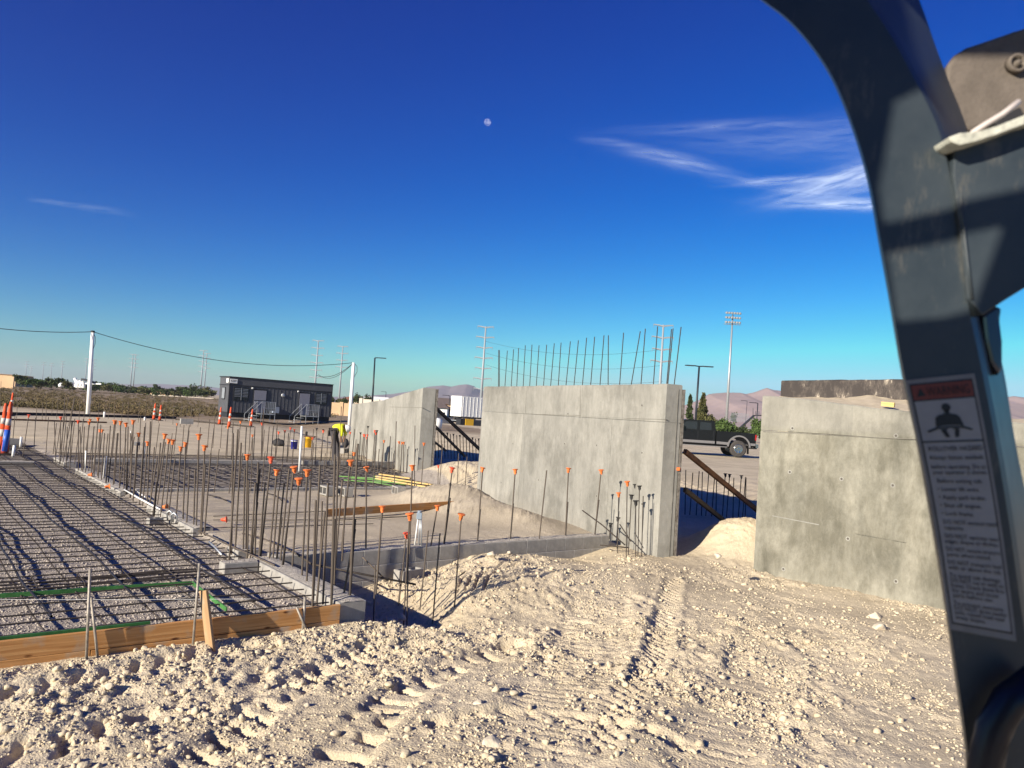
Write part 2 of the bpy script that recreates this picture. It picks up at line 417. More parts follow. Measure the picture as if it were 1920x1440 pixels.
def detail(X, Y):
    U = (X - C0.x) * UH.x + (Y - C0.y) * UH.y; V = (X - C0.x) * VH.x + (Y - C0.y) * VH.y
    w = (X - W2N.x) * WN.x + (Y - W2N.y) * WN.y
    out = np.where((V < -0.04) | ((U > 0.0) & (V < VW - 0.02)), 1.0, 0.0)
    amp = out * sstep(20, 9, Y) + (1 - out) * 0.30 * sstep(60, 15, Y) * sstep(0.12, -0.0, np.abs(V) * (U < 0))
    amp = np.where((U > -0.1) & (V > VW + 0.3) & (w < 0.2), 0.16 + 0.75 * sstep(0.05, 0.22, gheight(X, Y) + 0.09), amp)
    amp = np.where(w > 0.3, 0.85 * sstep(40, 15, Y) + 0.1, amp)
    amp = np.where((U < -0.1) & (V > 0), 0.22, amp) * sstep(80, 30, Y)
    amp = amp * np.where(out > 0, sstep(-0.02, -0.25, V) * 0.7 + 0.3 + sstep(0, 1, U), 1).clip(0, 1)
    r = rough_map(X, Y)
    r = np.where((w > 0.2) & (Y < 24), np.maximum(r, 0.9 * sstep(-0.1, 0.1, gheight(X, Y)) * (X > 2.5)), r)
    x2 = X + 0.05 * fbm(X * 7, Y * 7, 71, 2); y2 = Y + 0.05 * fbm(X * 7 + 9, Y * 7, 72, 2)
    d = 0.075 * fbm(X * 1.3, Y * 1.3, 51, 4)
    d = d + r * (0.014 * cells(x2 * 5.5, y2 * 5.5, 61) * sstep(0.40, 0.60, vnoise(X * 2.2, Y * 2.2, 91)) + 0.015 * cells(x2 * 12, y2 * 12, 62) * sstep(0.3, 0.6, vnoise(X * 4, Y * 4, 92)) + 0.017 * cells(x2 * 22, y2 * 22, 63) + 0.008 * cells(x2 * 39, y2 * 39, 64))
    d = d + r * 0.03 * np.clip(fbm(X * 9, Y * 9, 66, 4) * 2.2, -0.5, 0.6)
    hol = sstep(0.16, 0.30, fbm(X * 2.6 + 4, Y * 2.6, 68, 3)); d = d - 0.035 * hol * np.clip(r, 0, 1)
    rid = 1 - np.abs(2 * vnoise(X * 3.1 + 0.6 * Y, Y * 2.3, 69) - 1); d = d + 0.018 * rid ** 4 * r
    d = d + 0.012 * fbm(X * 16, Y * 16, 81, 3)
    for path, hw, per, lug, rut, skew in TRACKS:
        b, s, t = seg_dist(X, Y, path)
        b = b + 0.07 * fbm(X * 4, Y * 4, 95, 3)
        m = sstep(hw * 1.25, hw * 0.75, b)
        ph = np.sin(2 * np.pi * s / per + skew * t / hw + 5.0 * fbm(X * 2.2, Y * 2.2, 96, 3))
        keep = sstep(-0.30, -0.12, fbm(X * 2.2, Y * 2.2, 99, 3))
        lv = 0.35 + 1.1 * vnoise(X * 5, Y * 5, 98)
        d = d * (1 - 0.45 * m * keep) - m * keep * (rut + lug * lv * sstep(0.1, 0.9, ph))
        d = d + 0.012 * sstep(hw * 0.5, 0, np.abs(b - hw * 1.5)) * keep
    for path, hw, dep, off in GROOVES:
        b, s, t = seg_dist(X, Y, path)
        d = d - dep * sstep(hw * 1.6, 0, np.abs(t - off)) * (b < 0.6) * sstep(0, 0.3, s) * sstep(2.6, 1.9, s)
    return d * amp
def H(X, Y): return gheight(X, Y) + detail(X, Y)

def steps(a, b, s): return list(np.arange(a, b - s * 0.3, s))
geo_n = [300 * 1.18 ** k for k in range(1, 22)]
ys = steps(-12, 2.4, 0.8) + steps(2.4, 3.6, 0.08) + steps(3.6, 9.0, 0.019) + steps(9.0, 14.0, 0.034) + steps(14, 30, 0.13) + steps(30, 100, 1.4) + steps(100, 300, 10) + geo_n
xs = [-g for g in reversed(geo_n)] + steps(-300, -60, 12) + steps(-60, -14, 1.5) + steps(-14, -3.7, 0.085) + steps(-3.7, 5.4, 0.0185) + steps(5.4, 12, 0.09) + steps(12, 60, 1.5) + steps(60, 300, 12) + geo_n
xs = np.array(xs); ys = np.array(ys)
GX, GY = np.meshgrid(xs, ys)
GZ = H(GX, GY)
nx, ny = len(xs), len(ys)
print('ground grid', nx, ny, nx * ny)
idx = np.arange(nx * ny).reshape(ny, nx)
quads = np.stack([idx[:-1, :-1], idx[:-1, 1:], idx[1:, 1:], idx[1:, :-1]], -1).reshape(-1, 4)
GU = (GX - C0.x) * UH.x + (GY - C0.y) * UH.y; GV = (GX - C0.x) * VH.x + (GY - C0.y) * VH.y
Gw = (GX - W2N.x) * WN.x + (GY - W2N.y) * WN.y
gravel = ((GU < -0.05) & (GV > 0.03)) | ((GU >= -0.15) & (GV > VE + 0.1) & (Gw < -0.3))
farpad = 27.5 + 0.25 * (GX + 8) * 0
gravel = gravel * sstep(28.6, 27.4, GY + 0.8 * fbm(GX * 0.4, GY * 0.4, 12, 2)) * np.where((GU > 0), sstep(VF + 3.6, VF + 2.8, GV), 1)
midg = ((GU > -0.15) & (GV > VW + 0.1) & (GV < VE) & (Gw < 0)).astype(float) * 0.32
fieldm = sstep(52, 62, GY + 4 * fbm(GX * 0.1, GY * 0.1, 13, 3)) * (Gw < 20)

def ground_material():
    m = bpy.data.materials.new('ground_soil'); m.use_nodes = True
    n, l = m.node_tree.nodes, m.node_tree.links; b = n['Principled BSDF']
    b.inputs['Roughness'].default_value = 0.95; b.inputs['Specular IOR Level'].default_value = 0.1
    tc = n.new('ShaderNodeNewGeometry')
    def noise(sc, det=6, ro=0.6):
        x = n.new('ShaderNodeTexNoise'); x.inputs['Scale'].default_value = sc; x.inputs['Detail'].default_value = det; x.inputs['Roughness'].default_value = ro
        l.new(tc.outputs['Position'], x.inputs['Vector']); return x.outputs['Fac']
    def ramp(fac, c0, c1, p0=0.35, p1=0.65):
        x = n.new('ShaderNodeValToRGB'); x.color_ramp.elements[0].position = p0; x.color_ramp.elements[1].position = p1
        x.color_ramp.elements[0].color = (*c0, 1); x.color_ramp.elements[1].color = (*c1, 1); l.new(fac, x.inputs['Fac']); return x.outputs['Color']
    def mix(f, a, c):
        x = n.new('ShaderNodeMix'); x.data_type = 'RGBA'
        if isinstance(f, float): x.inputs[0].default_value = f
        else: l.new(f, x.inputs[0])
        l.new(a, x.inputs[6]); l.new(c, x.inputs[7]); return x.outputs[2]
    def attr(a):
        x = n.new('ShaderNodeAttribute'); x.attribute_name = a; return x.outputs['Fac']
    d1 = ramp(noise(0.6, 4), (0.40, 0.335, 0.235), (0.61, 0.52, 0.375), 0.38, 0.58)
    d2 = ramp(noise(22, 6), (0.47, 0.395, 0.275), (0.62, 0.53, 0.385))
    dirt = mix(0.5, d1, d2)
    vo = n.new('ShaderNodeTexVoronoi'); vo.inputs['Scale'].default_value = 42; l.new(tc.outputs['Position'], vo.inputs['Vector'])
    g1 = ramp(vo.outputs['Color'], (0.23, 0.20, 0.17), (0.50, 0.445, 0.38), 0.1, 0.9)
    g2 = ramp(noise(1.3, 5), (0.29, 0.255, 0.215), (0.41, 0.365, 0.31))
    grav = mix(0.55, g1, g2)
    f1 = ramp(noise(0.35, 8, 0.7), (0.20, 0.155, 0.105), (0.36, 0.28, 0.20))
    c = mix(attr('gravel'), dirt, grav); c = mix(attr('field'), c, f1)
    l.new(c, b.inputs['Base Color'])
    vb = n.new('ShaderNodeTexVoronoi'); vb.inputs['Scale'].default_value = 55; l.new(tc.outputs['Position'], vb.inputs['Vector'])
    nb = noise(110, 5)
    bp = n.new('ShaderNodeBump'); bp.inputs['Distance'].default_value = 0.006; bp.inputs['Strength'].default_value = 0.9
    ma = n.new('ShaderNodeMath'); ma.operation = 'SUBTRACT'; l.new(nb, ma.inputs[0]); l.new(vb.outputs['Distance'], ma.inputs[1])
    l.new(ma.outputs[0], bp.inputs['Height']); l.new(bp.outputs[0], b.inputs['Normal'])
    return m
GM = ground_material()
gv = np.stack([GX, GY, GZ], -1).reshape(-1, 3)
gme = np_mesh('ground', gv, quads, GM, True, {'gravel': np.maximum(gravel, midg).ravel(), 'field': fieldm.ravel()})
ground = link('ground', gme, None); tag(ground, kind='structure')

# ---- loose clods and pebbles (uncountable)
def ico(sub):
    import bmesh
    bm = bmesh.new(); bmesh.ops.create_icosphere(bm, subdivisions=sub, radius=1)
    v = np.array([x.co[:] for x in bm.verts]); f = np.array([[q.index for q in p.verts] for p in bm.faces]); bm.free(); return v, f
def scatter(name, n, X, Y, R_, m, sub=1, jit=0.28, sink=0.36, flat=0.85, label=None, cat=None, ztab=None):
    v, f = ico(sub); k = len(v)
    Z = (H(X, Y) if ztab is None else ztab)
    ang = npr.rand(n, 3) * 6.283
    sc = R_[:, None] * (0.7 + 0.6 * npr.rand(n, 3)); sc[:, 2] *= flat
    vn = v / np.linalg.norm(v, axis=1)[:, None]; rad = np.full((n, k), 1.25)
    for q_ in range(8):                                       # broken, faceted lumps: cut by random planes
        pn = npr.randn(n, 3); pn /= np.linalg.norm(pn, axis=1)[:, None]; dd_ = 0.50 + 0.5 * npr.rand(n)
        dt = np.maximum(pn @ vn.T, 1e-3); rad = np.minimum(rad, dd_[:, None] / dt)
    P = vn[None] * rad[..., None] * (1 + jit * 0.4 * (npr.rand(n, k, 1) - 0.5) * 2)
    cx, sx = np.cos(ang[:, 0])[:, None], np.sin(ang[:, 0])[:, None]
    a, b_, c = P[..., 0].copy(), P[..., 1].copy(), P[..., 2].copy()
    b2 = b_ * cx - c * sx; c2 = b_ * sx + c * cx
    P = np.stack([a, b2, c2], -1) * sc[:, None, :]
    cz, sz = np.cos(ang[:, 2])[:, None], np.sin(ang[:, 2])[:, None]
    a, b_ = P[..., 0] * cz - P[..., 1] * sz, P[..., 0] * sz + P[..., 1] * cz
    P = np.stack([a + X[:, None], b_ + Y[:, None], P[..., 2] + (Z + R_ * (0.5 - sink))[:, None]], -1).reshape(-1, 3)
    Fc = (f[None] + (np.arange(n) * k)[:, None, None]).reshape(-1, 3)
    me = np_mesh(name, P, Fc, m, False)
    o = link(name, me, None); tag(o, label, cat, kind='stuff'); return o
_L3 = A(1421, 900, 11.9); _R3 = A(1750, 900, 10.2); _q = math.hypot(_R3.x - _L3.x, _R3.y - _L3.y)
P3x, P3y, N3x, N3y = _L3.x, _L3.y, -(_R3.y - _L3.y) / _q, (_R3.x - _L3.x) / _q
def fg_points(n, ymin=3.6, ymax=14.0, powr=1.5, clump=True):
    out = []; tot = 0
    while tot < n:
        q = npr.rand(n * 3); Y = ymin + (ymax - ymin) * q ** powr
        X = (npr.rand(n * 3) * 2 - 1) * (Y * 0.70 + 0.3)
        U = (X - C0.x) * UH.x + (Y - C0.y) * UH.y; V = (X - C0.x) * VH.x + (Y - C0.y) * VH.y; w = (X - W2N.x) * WN.x + (Y - W2N.y) * WN.y
        ok = ((V < -0.08) | ((U > 0.05) & (V < VW - 0.05))) & (w < np.where(X > 3.2, 2.6, -0.05)) & ((X - P3x) * N3x + (Y - P3y) * N3y < -0.03)
        r = rough_map(X, Y); cl = fbm(X * 2.1, Y * 2.1, 77, 3) * 2.2 + 0.5
        ok &= npr.rand(len(X)) < np.clip(r * (cl if clump else 1), 0.10, 1)
        out.append(np.stack([X[ok], Y[ok]], 1)); tot += ok.sum()
    p = np.concatenate(out)[:n]; return p[:, 0], p[:, 1]
CLOD = mat('dry_clod', (0.60, 0.515, 0.375), 0.95, color2=(0.48, 0.405, 0.285), vscale=9, bump=0.006, bscale=70, spec=0.1)
n = 6500; X, Y = fg_points(n, powr=1.3); scatter('dirt_clods', n, X, Y, 0.008 + 0.024 * npr.rand(n) ** 3.6, CLOD, 2, 0.20, label='pale tan crumbly dirt clods scattered over the churned ground', cat='clods')
n = 48000; X, Y = fg_points(n, powr=1.2); scatter('dirt_crumbs', n, X, Y, 0.0035 + 0.010 * npr.rand(n) ** 2.5, CLOD, 1, 0.34, label='fine pale crumbs of soil covering the foreground', cat='soil')
GRAV = mat('grey_gravel', (0.50, 0.445, 0.385), 0.9, color2=(0.26, 0.23, 0.20), vscale=7, spec=0.15)
n = 20000; q = npr.rand(n * 6); Y = 5.2 + 13 * npr.rand(n * 6) ** 1.6; X = -Y * 0.72 + (Y * 0.75) * npr.rand(n * 6)
U = (X - C0.x) * UH.x + (Y - C0.y) * UH.y; V = (X - C0.x) * VH.x + (Y - C0.y) * VH.y
ok = (U < -0.32) & (V > 0.02); X, Y = X[ok][:n], Y[ok][:n]; n = len(X)
scatter('gravel_stones', n, X, Y, 0.005 + 0.010 * npr.rand(n) ** 2, GRAV, 1, 0.25, label='loose grey gravel stones under the slab reinforcing', cat='gravel')

# individual stones that stand out
ROCK = mat('pale_stone', (0.62, 0.55, 0.43), 0.9, color2=(0.52, 0.44, 0.33), vscale=14, bump=0.008, bscale=30)
def stone(px, py, r, label, group=None):
    p = G(px, py, -0.25); z = float(H(np.array([p.x]), np.array([p.y]))[0]); p = G(px, py, z)
    v, f = ico(3); rd_ = np.full(len(v), 1.2)
    for q_ in range(9):
        pn = npr.randn(3); pn /= np.linalg.norm(pn); rd_ = np.minimum(rd_, (0.55 + 0.4 * npr.rand()) / np.maximum(v @ pn, 1e-3))
    v = v * rd_[:, None] * (1 + 0.05 * (npr.rand(len(v), 1) - 0.5)) * np.array([1.25, 0.95, 0.75]) * r
    me = np_mesh('stone', v, f, ROCK, False); o = share('stone', me, (p.x, p.y, z + r * 0.16), (rnd.random() * .5, rnd.random() * .5, rnd.random() * 6))
    tag(o, label, 'stone', group or 'stones on the churned dirt'); return o
for px, py, r, lb in [(842, 1212, .042, 'pale upright stone in the churned dirt below the excavated corner'), (900, 1325, .045, 'pointed pale stone between the tyre ruts at bottom centre'),
    (1030, 1242, .035, 'rounded stone casting a short shadow right of the churned patch'), (925, 1396, .05, 'largest pale stone near the bottom centre edge'),
    (735, 1167, .05, 'pale lump on the lip of the excavated pit beside the block corner'), (755, 1158, .04, 'whitish lump on the pit lip, right of the larger one'),
    (922, 1040, .05, 'white rounded stone on the dirt bank against the long block wall'), (955, 1037, .035, 'small white stone on the bank crest before the long block wall'),
    (1640, 1158, .07, 'large flat pale slab of hard soil below the right concrete wall'), (1648, 1180, .075, 'wide buff lump of hard soil near the loader post'),
    (350, 1352, .03, 'white broken stone in the shadowed hole at left'), (575, 1322, .022, 'small light stone beside the boot sized holes at left'),
    (207, 1287, .035, 'flat pale stone in the left foreground'), (1345, 1045, .05, 'pale lump at the foot of the heap between the two right walls')]:
    stone(px, py, r, lb)

# ------------------------------------------------------------------ cast concrete walls
def concrete(name, c1, c2, streak=0.5, dirt=0.0):
    m = bpy.data.materials.new(name); m.use_nodes = True
    n, l = m.node_tree.nodes, m.node_tree.links; b = n['Principled BSDF']
    b.inputs['Roughness'].default_value = 0.85; b.inputs['Specular IOR Level'].default_value = 0.2
    g = n.new('ShaderNodeNewGeometry')
    def noise(sc, mp=None, det=6, ro=0.6, dist=0.0):
        x = n.new('ShaderNodeTexNoise'); x.inputs['Scale'].default_value = sc; x.inputs['Detail'].default_value = det; x.inputs['Roughness'].default_value = ro; x.inputs['Distortion'].default_value = dist
        if mp:
            q = n.new('ShaderNodeMapping'); q.inputs['Scale'].default_value = mp; l.new(g.outputs['Position'], q.inputs['Vector']); l.new(q.outputs[0], x.inputs['Vector'])
        else: l.new(g.outputs['Position'], x.inputs['Vector'])
        return x.outputs['Fac']
    def ramp(fac, c0, c1_, p0, p1):
        x = n.new('ShaderNodeValToRGB'); x.color_ramp.elements[0].position = p0; x.color_ramp.elements[1].position = p1
        x.color_ramp.elements[0].color = (*c0, 1); x.color_ramp.elements[1].color = (*c1_, 1); l.new(fac, x.inputs['Fac']); return x.outputs['Color']
    def mul(f, a, c):
        x = n.new('ShaderNodeMix'); x.data_type = 'RGBA'; x.blend_type = 'MULTIPLY'; x.inputs[0].default_value = f
        l.new(a, x.inputs[6]); l.new(c, x.inputs[7]); return x.outputs[2]
    c = ramp(noise(1.1, None, 9, 0.68, 0.2), c2, c1, 0.36, 0.62)
    oi = n.new('ShaderNodeObjectInfo'); c = mul(1.0, c, ramp(oi.outputs['Random'], (0.90, 0.90, 0.90), (1.07, 1.065, 1.05), 0.0, 1.0))
    c = mul(0.75, c, ramp(noise(0.55, (1, 1, 0.8), 10, 0.75, 0.1), (0.74, 0.74, 0.72), (1.05, 1.05, 1.04), 0.42, 0.52))
    c = mul(streak, c, ramp(noise(3.5, (1, 1, 0.22), 7, 0.65, 0.15), (0.72, 0.72, 0.71), (1.08, 1.07, 1.05), 0.34, 0.62))
    c = mul(0.6, c, ramp(noise(13, (1, 1, 0.45), 8, 0.72), (0.80, 0.80, 0.79), (1.06, 1.06, 1.06), 0.33, 0.6))
    c = mul(0.5, c, ramp(noise(120, None, 3), (0.86, 0.86, 0.86), (1.05, 1.05, 1.05), 0.3, 0.6))
    if dirt > 0:
        sx = n.new('ShaderNodeSeparateXYZ'); l.new(g.outputs['Position'], sx.inputs[0])
        mr = n.new('ShaderNodeMapRange'); mr.inputs['From Min'].default_value = 2.02; mr.inputs['From Max'].default_value = 1.93; l.new(sx.outputs['Z'], mr.inputs['Value'])
        stain = ramp(noise(2.2, (1, 1, 0.5), 10, 0.74, 0.25), (0.60, 0.59, 0.53), (1.05, 1.05, 1.0), 0.38, 0.60)
        x = n.new('ShaderNodeMix'); x.data_type = 'RGBA'; x.blend_type = 'MULTIPLY'
        mm = n.new('ShaderNodeMath'); mm.operation = 'MULTIPLY'; mm.inputs[1].default_value = dirt; l.new(mr.outputs[0], mm.inputs[0])
        l.new(mm.outputs[0], x.inputs[0]); l.new(c, x.inputs[6]); l.new(stain, x.inputs[7]); c = x.outputs[2]
    l.new(c, b.inputs['Base Color'])
    bp = n.new('ShaderNodeBump'); bp.inputs['Distance'].default_value = 0.006; bp.inputs['Strength'].default_value = 0.6
    l.new(noise(9, None, 8, 0.7), bp.inputs['Height']); l.new(bp.outputs[0], b.inputs['Normal'])
    MATS[name] = m; return m
CONC = concrete('cast_concrete', (0.290, 0.283, 0.262), (0.225, 0.220, 0.203))
CONC3 = concrete('stained_concrete', (0.275, 0.265, 0.235), (0.215, 0.208, 0.185), 0.6, 0.9)
RIDGE = concrete('joint_concrete', (0.31, 0.305, 0.28), (0.26, 0.255, 0.235), 0.3)
TIE = mat('tie_hole_shadow', (0.09, 0.08, 0.07), 0.9)
SEAM = mat('dark_joint', (0.16, 0.15, 0.13), 0.9, var=0.3)

def on_plane(px, py, P, N):
    d = ray(px, py); o = Vector((0, 0, EYE)); t = (P - o).dot(N) / d.dot(N); return o + d * t
def wall_body(name, pts_top, N, th, zb, m, parent, rough=0.012, skew=False):
    # pts_top: list of points (top edge, front face); loft with a slightly uneven top and chamfered top edge
    V, Fc = [], []
    T = []
    for a, b in zip(pts_top[:-1], pts_top[1:]):
        k = max(2, int((b - a).length / 0.16))
        T += [a.lerp(b, i / k) for i in range(k)]
    T.append(pts_top[-1])
    for i, p in enumerate(T):
        j = 0 if i in (0, len(T) - 1) else rough
        zt = p.z + j * (rnd.random() - 0.5)
        f = Vector((p.x, p.y, 0)); bk = f + N * th
        if skew and i == 0: bk = f + N * th + (T[1] - T[0]).normalized() * 0.14; bk.z = 0
        V += [(f.x, f.y, zb), (f.x, f.y, zt - 0.018), (f.x + N.x * 0.018, f.y + N.y * 0.018, zt), (bk.x - N.x * 0.018, bk.y - N.y * 0.018, zt), (bk.x, bk.y, zt - 0.018), (bk.x, bk.y, zb)]
    q = len(T)
    for i in range(q - 1):
        for s_ in range(5): Fc.append((i * 6 + s_, i * 6 + s_ + 1, (i + 1) * 6 + s_ + 1, (i + 1) * 6 + s_))
    Fc.append(tuple(range(6))); Fc.append(tuple((q - 1) * 6 + k for k in reversed(range(6))))
    mb = MB(); mb.add(V, Fc); return mb.build(name, m, parent)
def strip_on(name, p0, p1, N, m, parent, w=0.012, proud=0.004):
    d = (p1 - p0).normalized(); s = d.cross(N).normalized() * w / 2; o = -N * proud
    mb = MB(); mb.prism([p0 + s + o, p1 + s + o, p1 - s + o, p0 - s + o], N * (proud + 0.02)); return mb.build(name, m, parent)
def tie(px, py, P, N, parent, r=0.017):
    c = on_plane(px, py, P, N) - N * 0.003
    M = N.to_track_quat('Z', 'Y').to_matrix(); mb = MB()
    mb.lathe([(r * 1.9, 0.0), (r * 1.7, -0.002), (r, -0.001), (r * 0.8, 0.02)], 10, c, M)
    mb.build('tie_hole_rim', RIDGE, parent); mb = MB(); mb.lathe([(r * 0.9, -0.003), (r * 0.9, 0.02)], 10, c, M); mb.build('tie_hole', TIE, parent)
PLY = mat('form_panel_edge', (0.10, 0.085, 0.07), 0.85, color2=(0.26, 0.24, 0.21), vscale=14, bump=0.01, bscale=20)

w2 = thing('concrete_wall', 'middle tall concrete wall with bare rebar sticking out of its top', 'wall', (W2N.x, W2N.y, -0.2))
def at_px(px, P, N, z): p = on_plane(px, 760, P, N); return Vector((p.x, p.y, z))
ZL = 1.955
cutu = [None, 1168, 1091, 986, None]; cutl = [None, 1150, 1087, 983, None]
for cuts, z0_, z1_, off in ((cutu, ZL + .003, W2N.z, 0.0), (cutl, -0.9, ZL, 0.003)):
    ps = [Vector((W2N.x, W2N.y, z1_))] + [at_px(x, W2N, WN, z1_) for x in cuts[1:-1]] + [Vector((W2F.x, W2F.y, z1_))]
    for k_ in range(len(ps) - 1):
        a_, b_ = ps[k_].lerp(ps[k_ + 1], 0.0015), ps[k_ + 1].lerp(ps[k_], 0.0015); oo = WN * (-(off + 0.0015 * (k_ % 2)))
        wall_body('wall_panel', [a_ + oo, b_ + oo], WN, 0.30, z0_, CONC, w2, 0.012 if off == 0 else 0.0)
for px, yy in ((1092, (722, 1000)), ):
    strip_on('panel_joint', on_plane(px, 724, W2N, WN), on_plane(px - 9, 1000, W2N, WN), WN, CONC, w2, 0.022, 0.004)
    strip_on('panel_joint', on_plane(px - 3, 724, W2N, WN), on_plane(px - 11.5, 1000, W2N, WN), WN, SEAM, w2, 0.005, 0.003)
strip_on('panel_joint', on_plane(986, 727, W2N, WN), on_plane(980, 980, W2N, WN), WN, CONC, w2, 0.010, 0.003)
for k in range(4):
    xa, xb = (909, 1000, 1090, 1170, 1250)[k:k + 2]; f = lambda x: 771.5 + (x - 908) * (787.5 - 771.5) / 343
    strip_on('pour_line', on_plane(xa + 1, f(xa) + (k % 2), W2N, WN), on_plane(xb - 1, f(xb) - (k % 2), W2N, WN), WN, SEAM if k % 2 else CONC, w2, 0.008, 0.004)
for p in ((1059, 832), (1204, 849), (1065, 776), (1119, 835), (1204, 945), (1010, 900), (962, 832), (1119, 930), (1204, 760), (940, 905)): tie(*p, W2N, WN, w2)
e0 = W2N + WN * 0.30; e1 = W2F + WN * 0.30
mb = MB(); mb.prism([Vector((e0.x, e0.y, -0.6)) + WN * 0.012, Vector((e0.x, e0.y, 2.50)) + WN * 0.012, Vector((e1.x, e1.y, 2.50)) + WN * 0.012, Vector((e1.x, e1.y, -0.6)) + WN * 0.012], WN * 0.05)
mb.build('form_panel', PLY, w2)
# end face keyway line and orange tie strap
mb = MB(); c = W2N + WN * 0.22 - WD * 0.004; mb.prism([Vector((c.x, c.y, -.5)), Vector((c.x, c.y, 2.5)), Vector((c.x, c.y, 2.5)) + WN * .012, Vector((c.x, c.y, -.5)) + WN * .012], WD * 0.02); mb.build('end_joint', SEAM, w2)
mb = MB(); c = A(1284, 880, e0.y); mb.box((e0.x, e0.y, c.z), (0.05, 0.06, 0.05)); mb.build('marking_tape', CAP, w2)

# left tall wall (sloped top), same line further back
def wpt(d, z): t = (d - W2F.y) / WD.y; return Vector((W2F.x + WD.x * t, d, z))
W1 = [wpt(24.6, 2.57), wpt(26.3, 2.41), wpt(29.0, 2.13), wpt(32.6, 1.95), wpt(33.8, 1.93)]
w1 = thing('concrete_wall', 'left tall concrete wall whose top slopes down towards the trailer', 'wall', (W1[0].x, W1[0].y, -0.2))
wall_body('wall_panel', W1, WN, 0.42, -0.9, CONC, w1)
strip_on('pour_line', on_plane(793, 764.5, W1[0], WN), on_plane(730, 763, W1[0], WN), WN, SEAM, w1, 0.012, 0.005)
e0b = W1[0] + WN * 0.42; e1b = W1[-1] + WN * 0.42
mb = MB(); mb.prism([Vector((e0b.x, e0b.y, -0.6)) + WN * 0.02, Vector((e0b.x, e0b.y, 2.55)) + WN * 0.02, Vector((e1b.x, e1b.y, 1.90)) + WN * 0.02, Vector((e1b.x, e1b.y, -0.6)) + WN * 0.02], WN * 0.07)
mb.build('form_panel', PLY, w1)

# right tall wall
L3 = A(1421, 900, 11.9); R3 = A(1750, 900, 10.2)
D3 = Vector((R3.x - L3.x, R3.y - L3.y, 0)).normalized(); N3 = Vector((-D3.y, D3.x, 0))
P3 = Vector((L3.x, L3.y, 0))
tops = [(1430, 741.5), (1500, 747), (1600, 759), (1700, 771), (1800, 781), (1920, 793), (2060, 806)]
T3 = [on_plane(x, y, P3, N3) for x, y in tops]
w3 = thing('concrete_wall', 'right tall stained concrete wall half hidden by the loader post', 'wall', (P3.x, P3.y, -0.2))
T3L = [Vector((p.x, p.y, 1.93)) for p in T3]
for k_ in range(0, 3):
    seg = [T3[0:3], T3[2:5], T3[4:7]][k_]; sl = [T3L[0:3], T3L[2:5], T3L[4:7]][k_]; oo = -N3 * (0.002 * (k_ % 2))
    wall_body('wall_panel', [p + oo for p in seg], N3, 0.30, 1.934, CONC3, w3, skew=(k_ == 0)); wall_body('wall_panel', [p + oo - N3 * .002 for p in sl], N3, 0.30, -0.9, CONC3, w3, 0.0, skew=(k_ == 0))
strip_on('pour_line', on_plane(1431, 809.5, P3, N3), on_plane(1560, 815.5, P3, N3), N3, SEAM, w3, 0.010, 0.004)
strip_on('pour_line', on_plane(1561, 816, P3, N3), on_plane(1900, 833, P3, N3), N3, SEAM, w3, 0.008, 0.004)
strip_on('cold_joint', on_plane(1448, 967, P3, N3), on_plane(1536, 984, P3, N3), N3, RIDGE, w3, 0.013, 0.004)
strip_on('cold_joint', on_plane(1604, 1001, P3, N3), on_plane(1700, 1018, P3, N3), N3, RIDGE, w3, 0.012, 0.004)
for p in ((1486, 803), (1481, 885), (1674, 910), (1469, 1067), (1680, 817), (1590, 1010), (1578, 898), (1680, 1090)): tie(*p, P3, N3, w3)

# dark stained upper wall behind it
B0 = A(1465, 728, 14.2); PB = Vector((B0.x, B0.y, 0))
TB = [on_plane(x, y, PB, N3) for x, y in ((1465, 713.5), (1560, 712), (1690, 711), (1780, 710.5), (1868, 710))]
def stained():
    m = bpy.data.materials.new('tar_stained_concrete'); m.use_nodes = True
    n, l = m.node_tree.nodes, m.node_tree.links; b = n['Principled BSDF']; b.inputs['Roughness'].default_value = 0.8
    g = n.new('ShaderNodeNewGeometry')
    a = n.new('ShaderNodeTexNoise'); a.inputs['Scale'].default_value = 4.0; a.inputs['Detail'].default_value = 10; a.inputs['Roughness'].default_value = 0.8; a.inputs['Distortion'].default_value = 0.2
    q = n.new('ShaderNodeMapping'); q.inputs['Scale'].default_value = (1, 1, 0.5); l.new(g.outputs['Position'], q.inputs['Vector']); l.new(q.outputs[0], a.inputs['Vector'])
    c = n.new('ShaderNodeValToRGB'); e = c.color_ramp; e.elements[0].position = 0.46; e.elements[0].color = (0.035, 0.028, 0.026, 1); e.elements[1].position = 0.66; e.elements[1].color = (0.52, 0.45, 0.36, 1)
    k = e.elements.new(0.555); k.color = (0.085, 0.07, 0.06, 1)
    l.new(a.outputs['Fac'], c.inputs['Fac']); l.new(c.outputs[0], b.inputs['Base Color']); 
    bp = n.new('ShaderNodeBump'); bp.inputs['Distance'].default_value = 0.01; l.new(a.outputs['Fac'], bp.inputs['Height']); l.new(bp.outputs[0], b.inputs['Normal'])
    return m
bw = thing('footing_wall', 'dark tar stained concrete wall with dirt smears above the right wall', 'wall', (B0.x, B0.y, 0))
wall_body('wall_panel', TB, N3, 0.35, -0.9, stained(), bw)
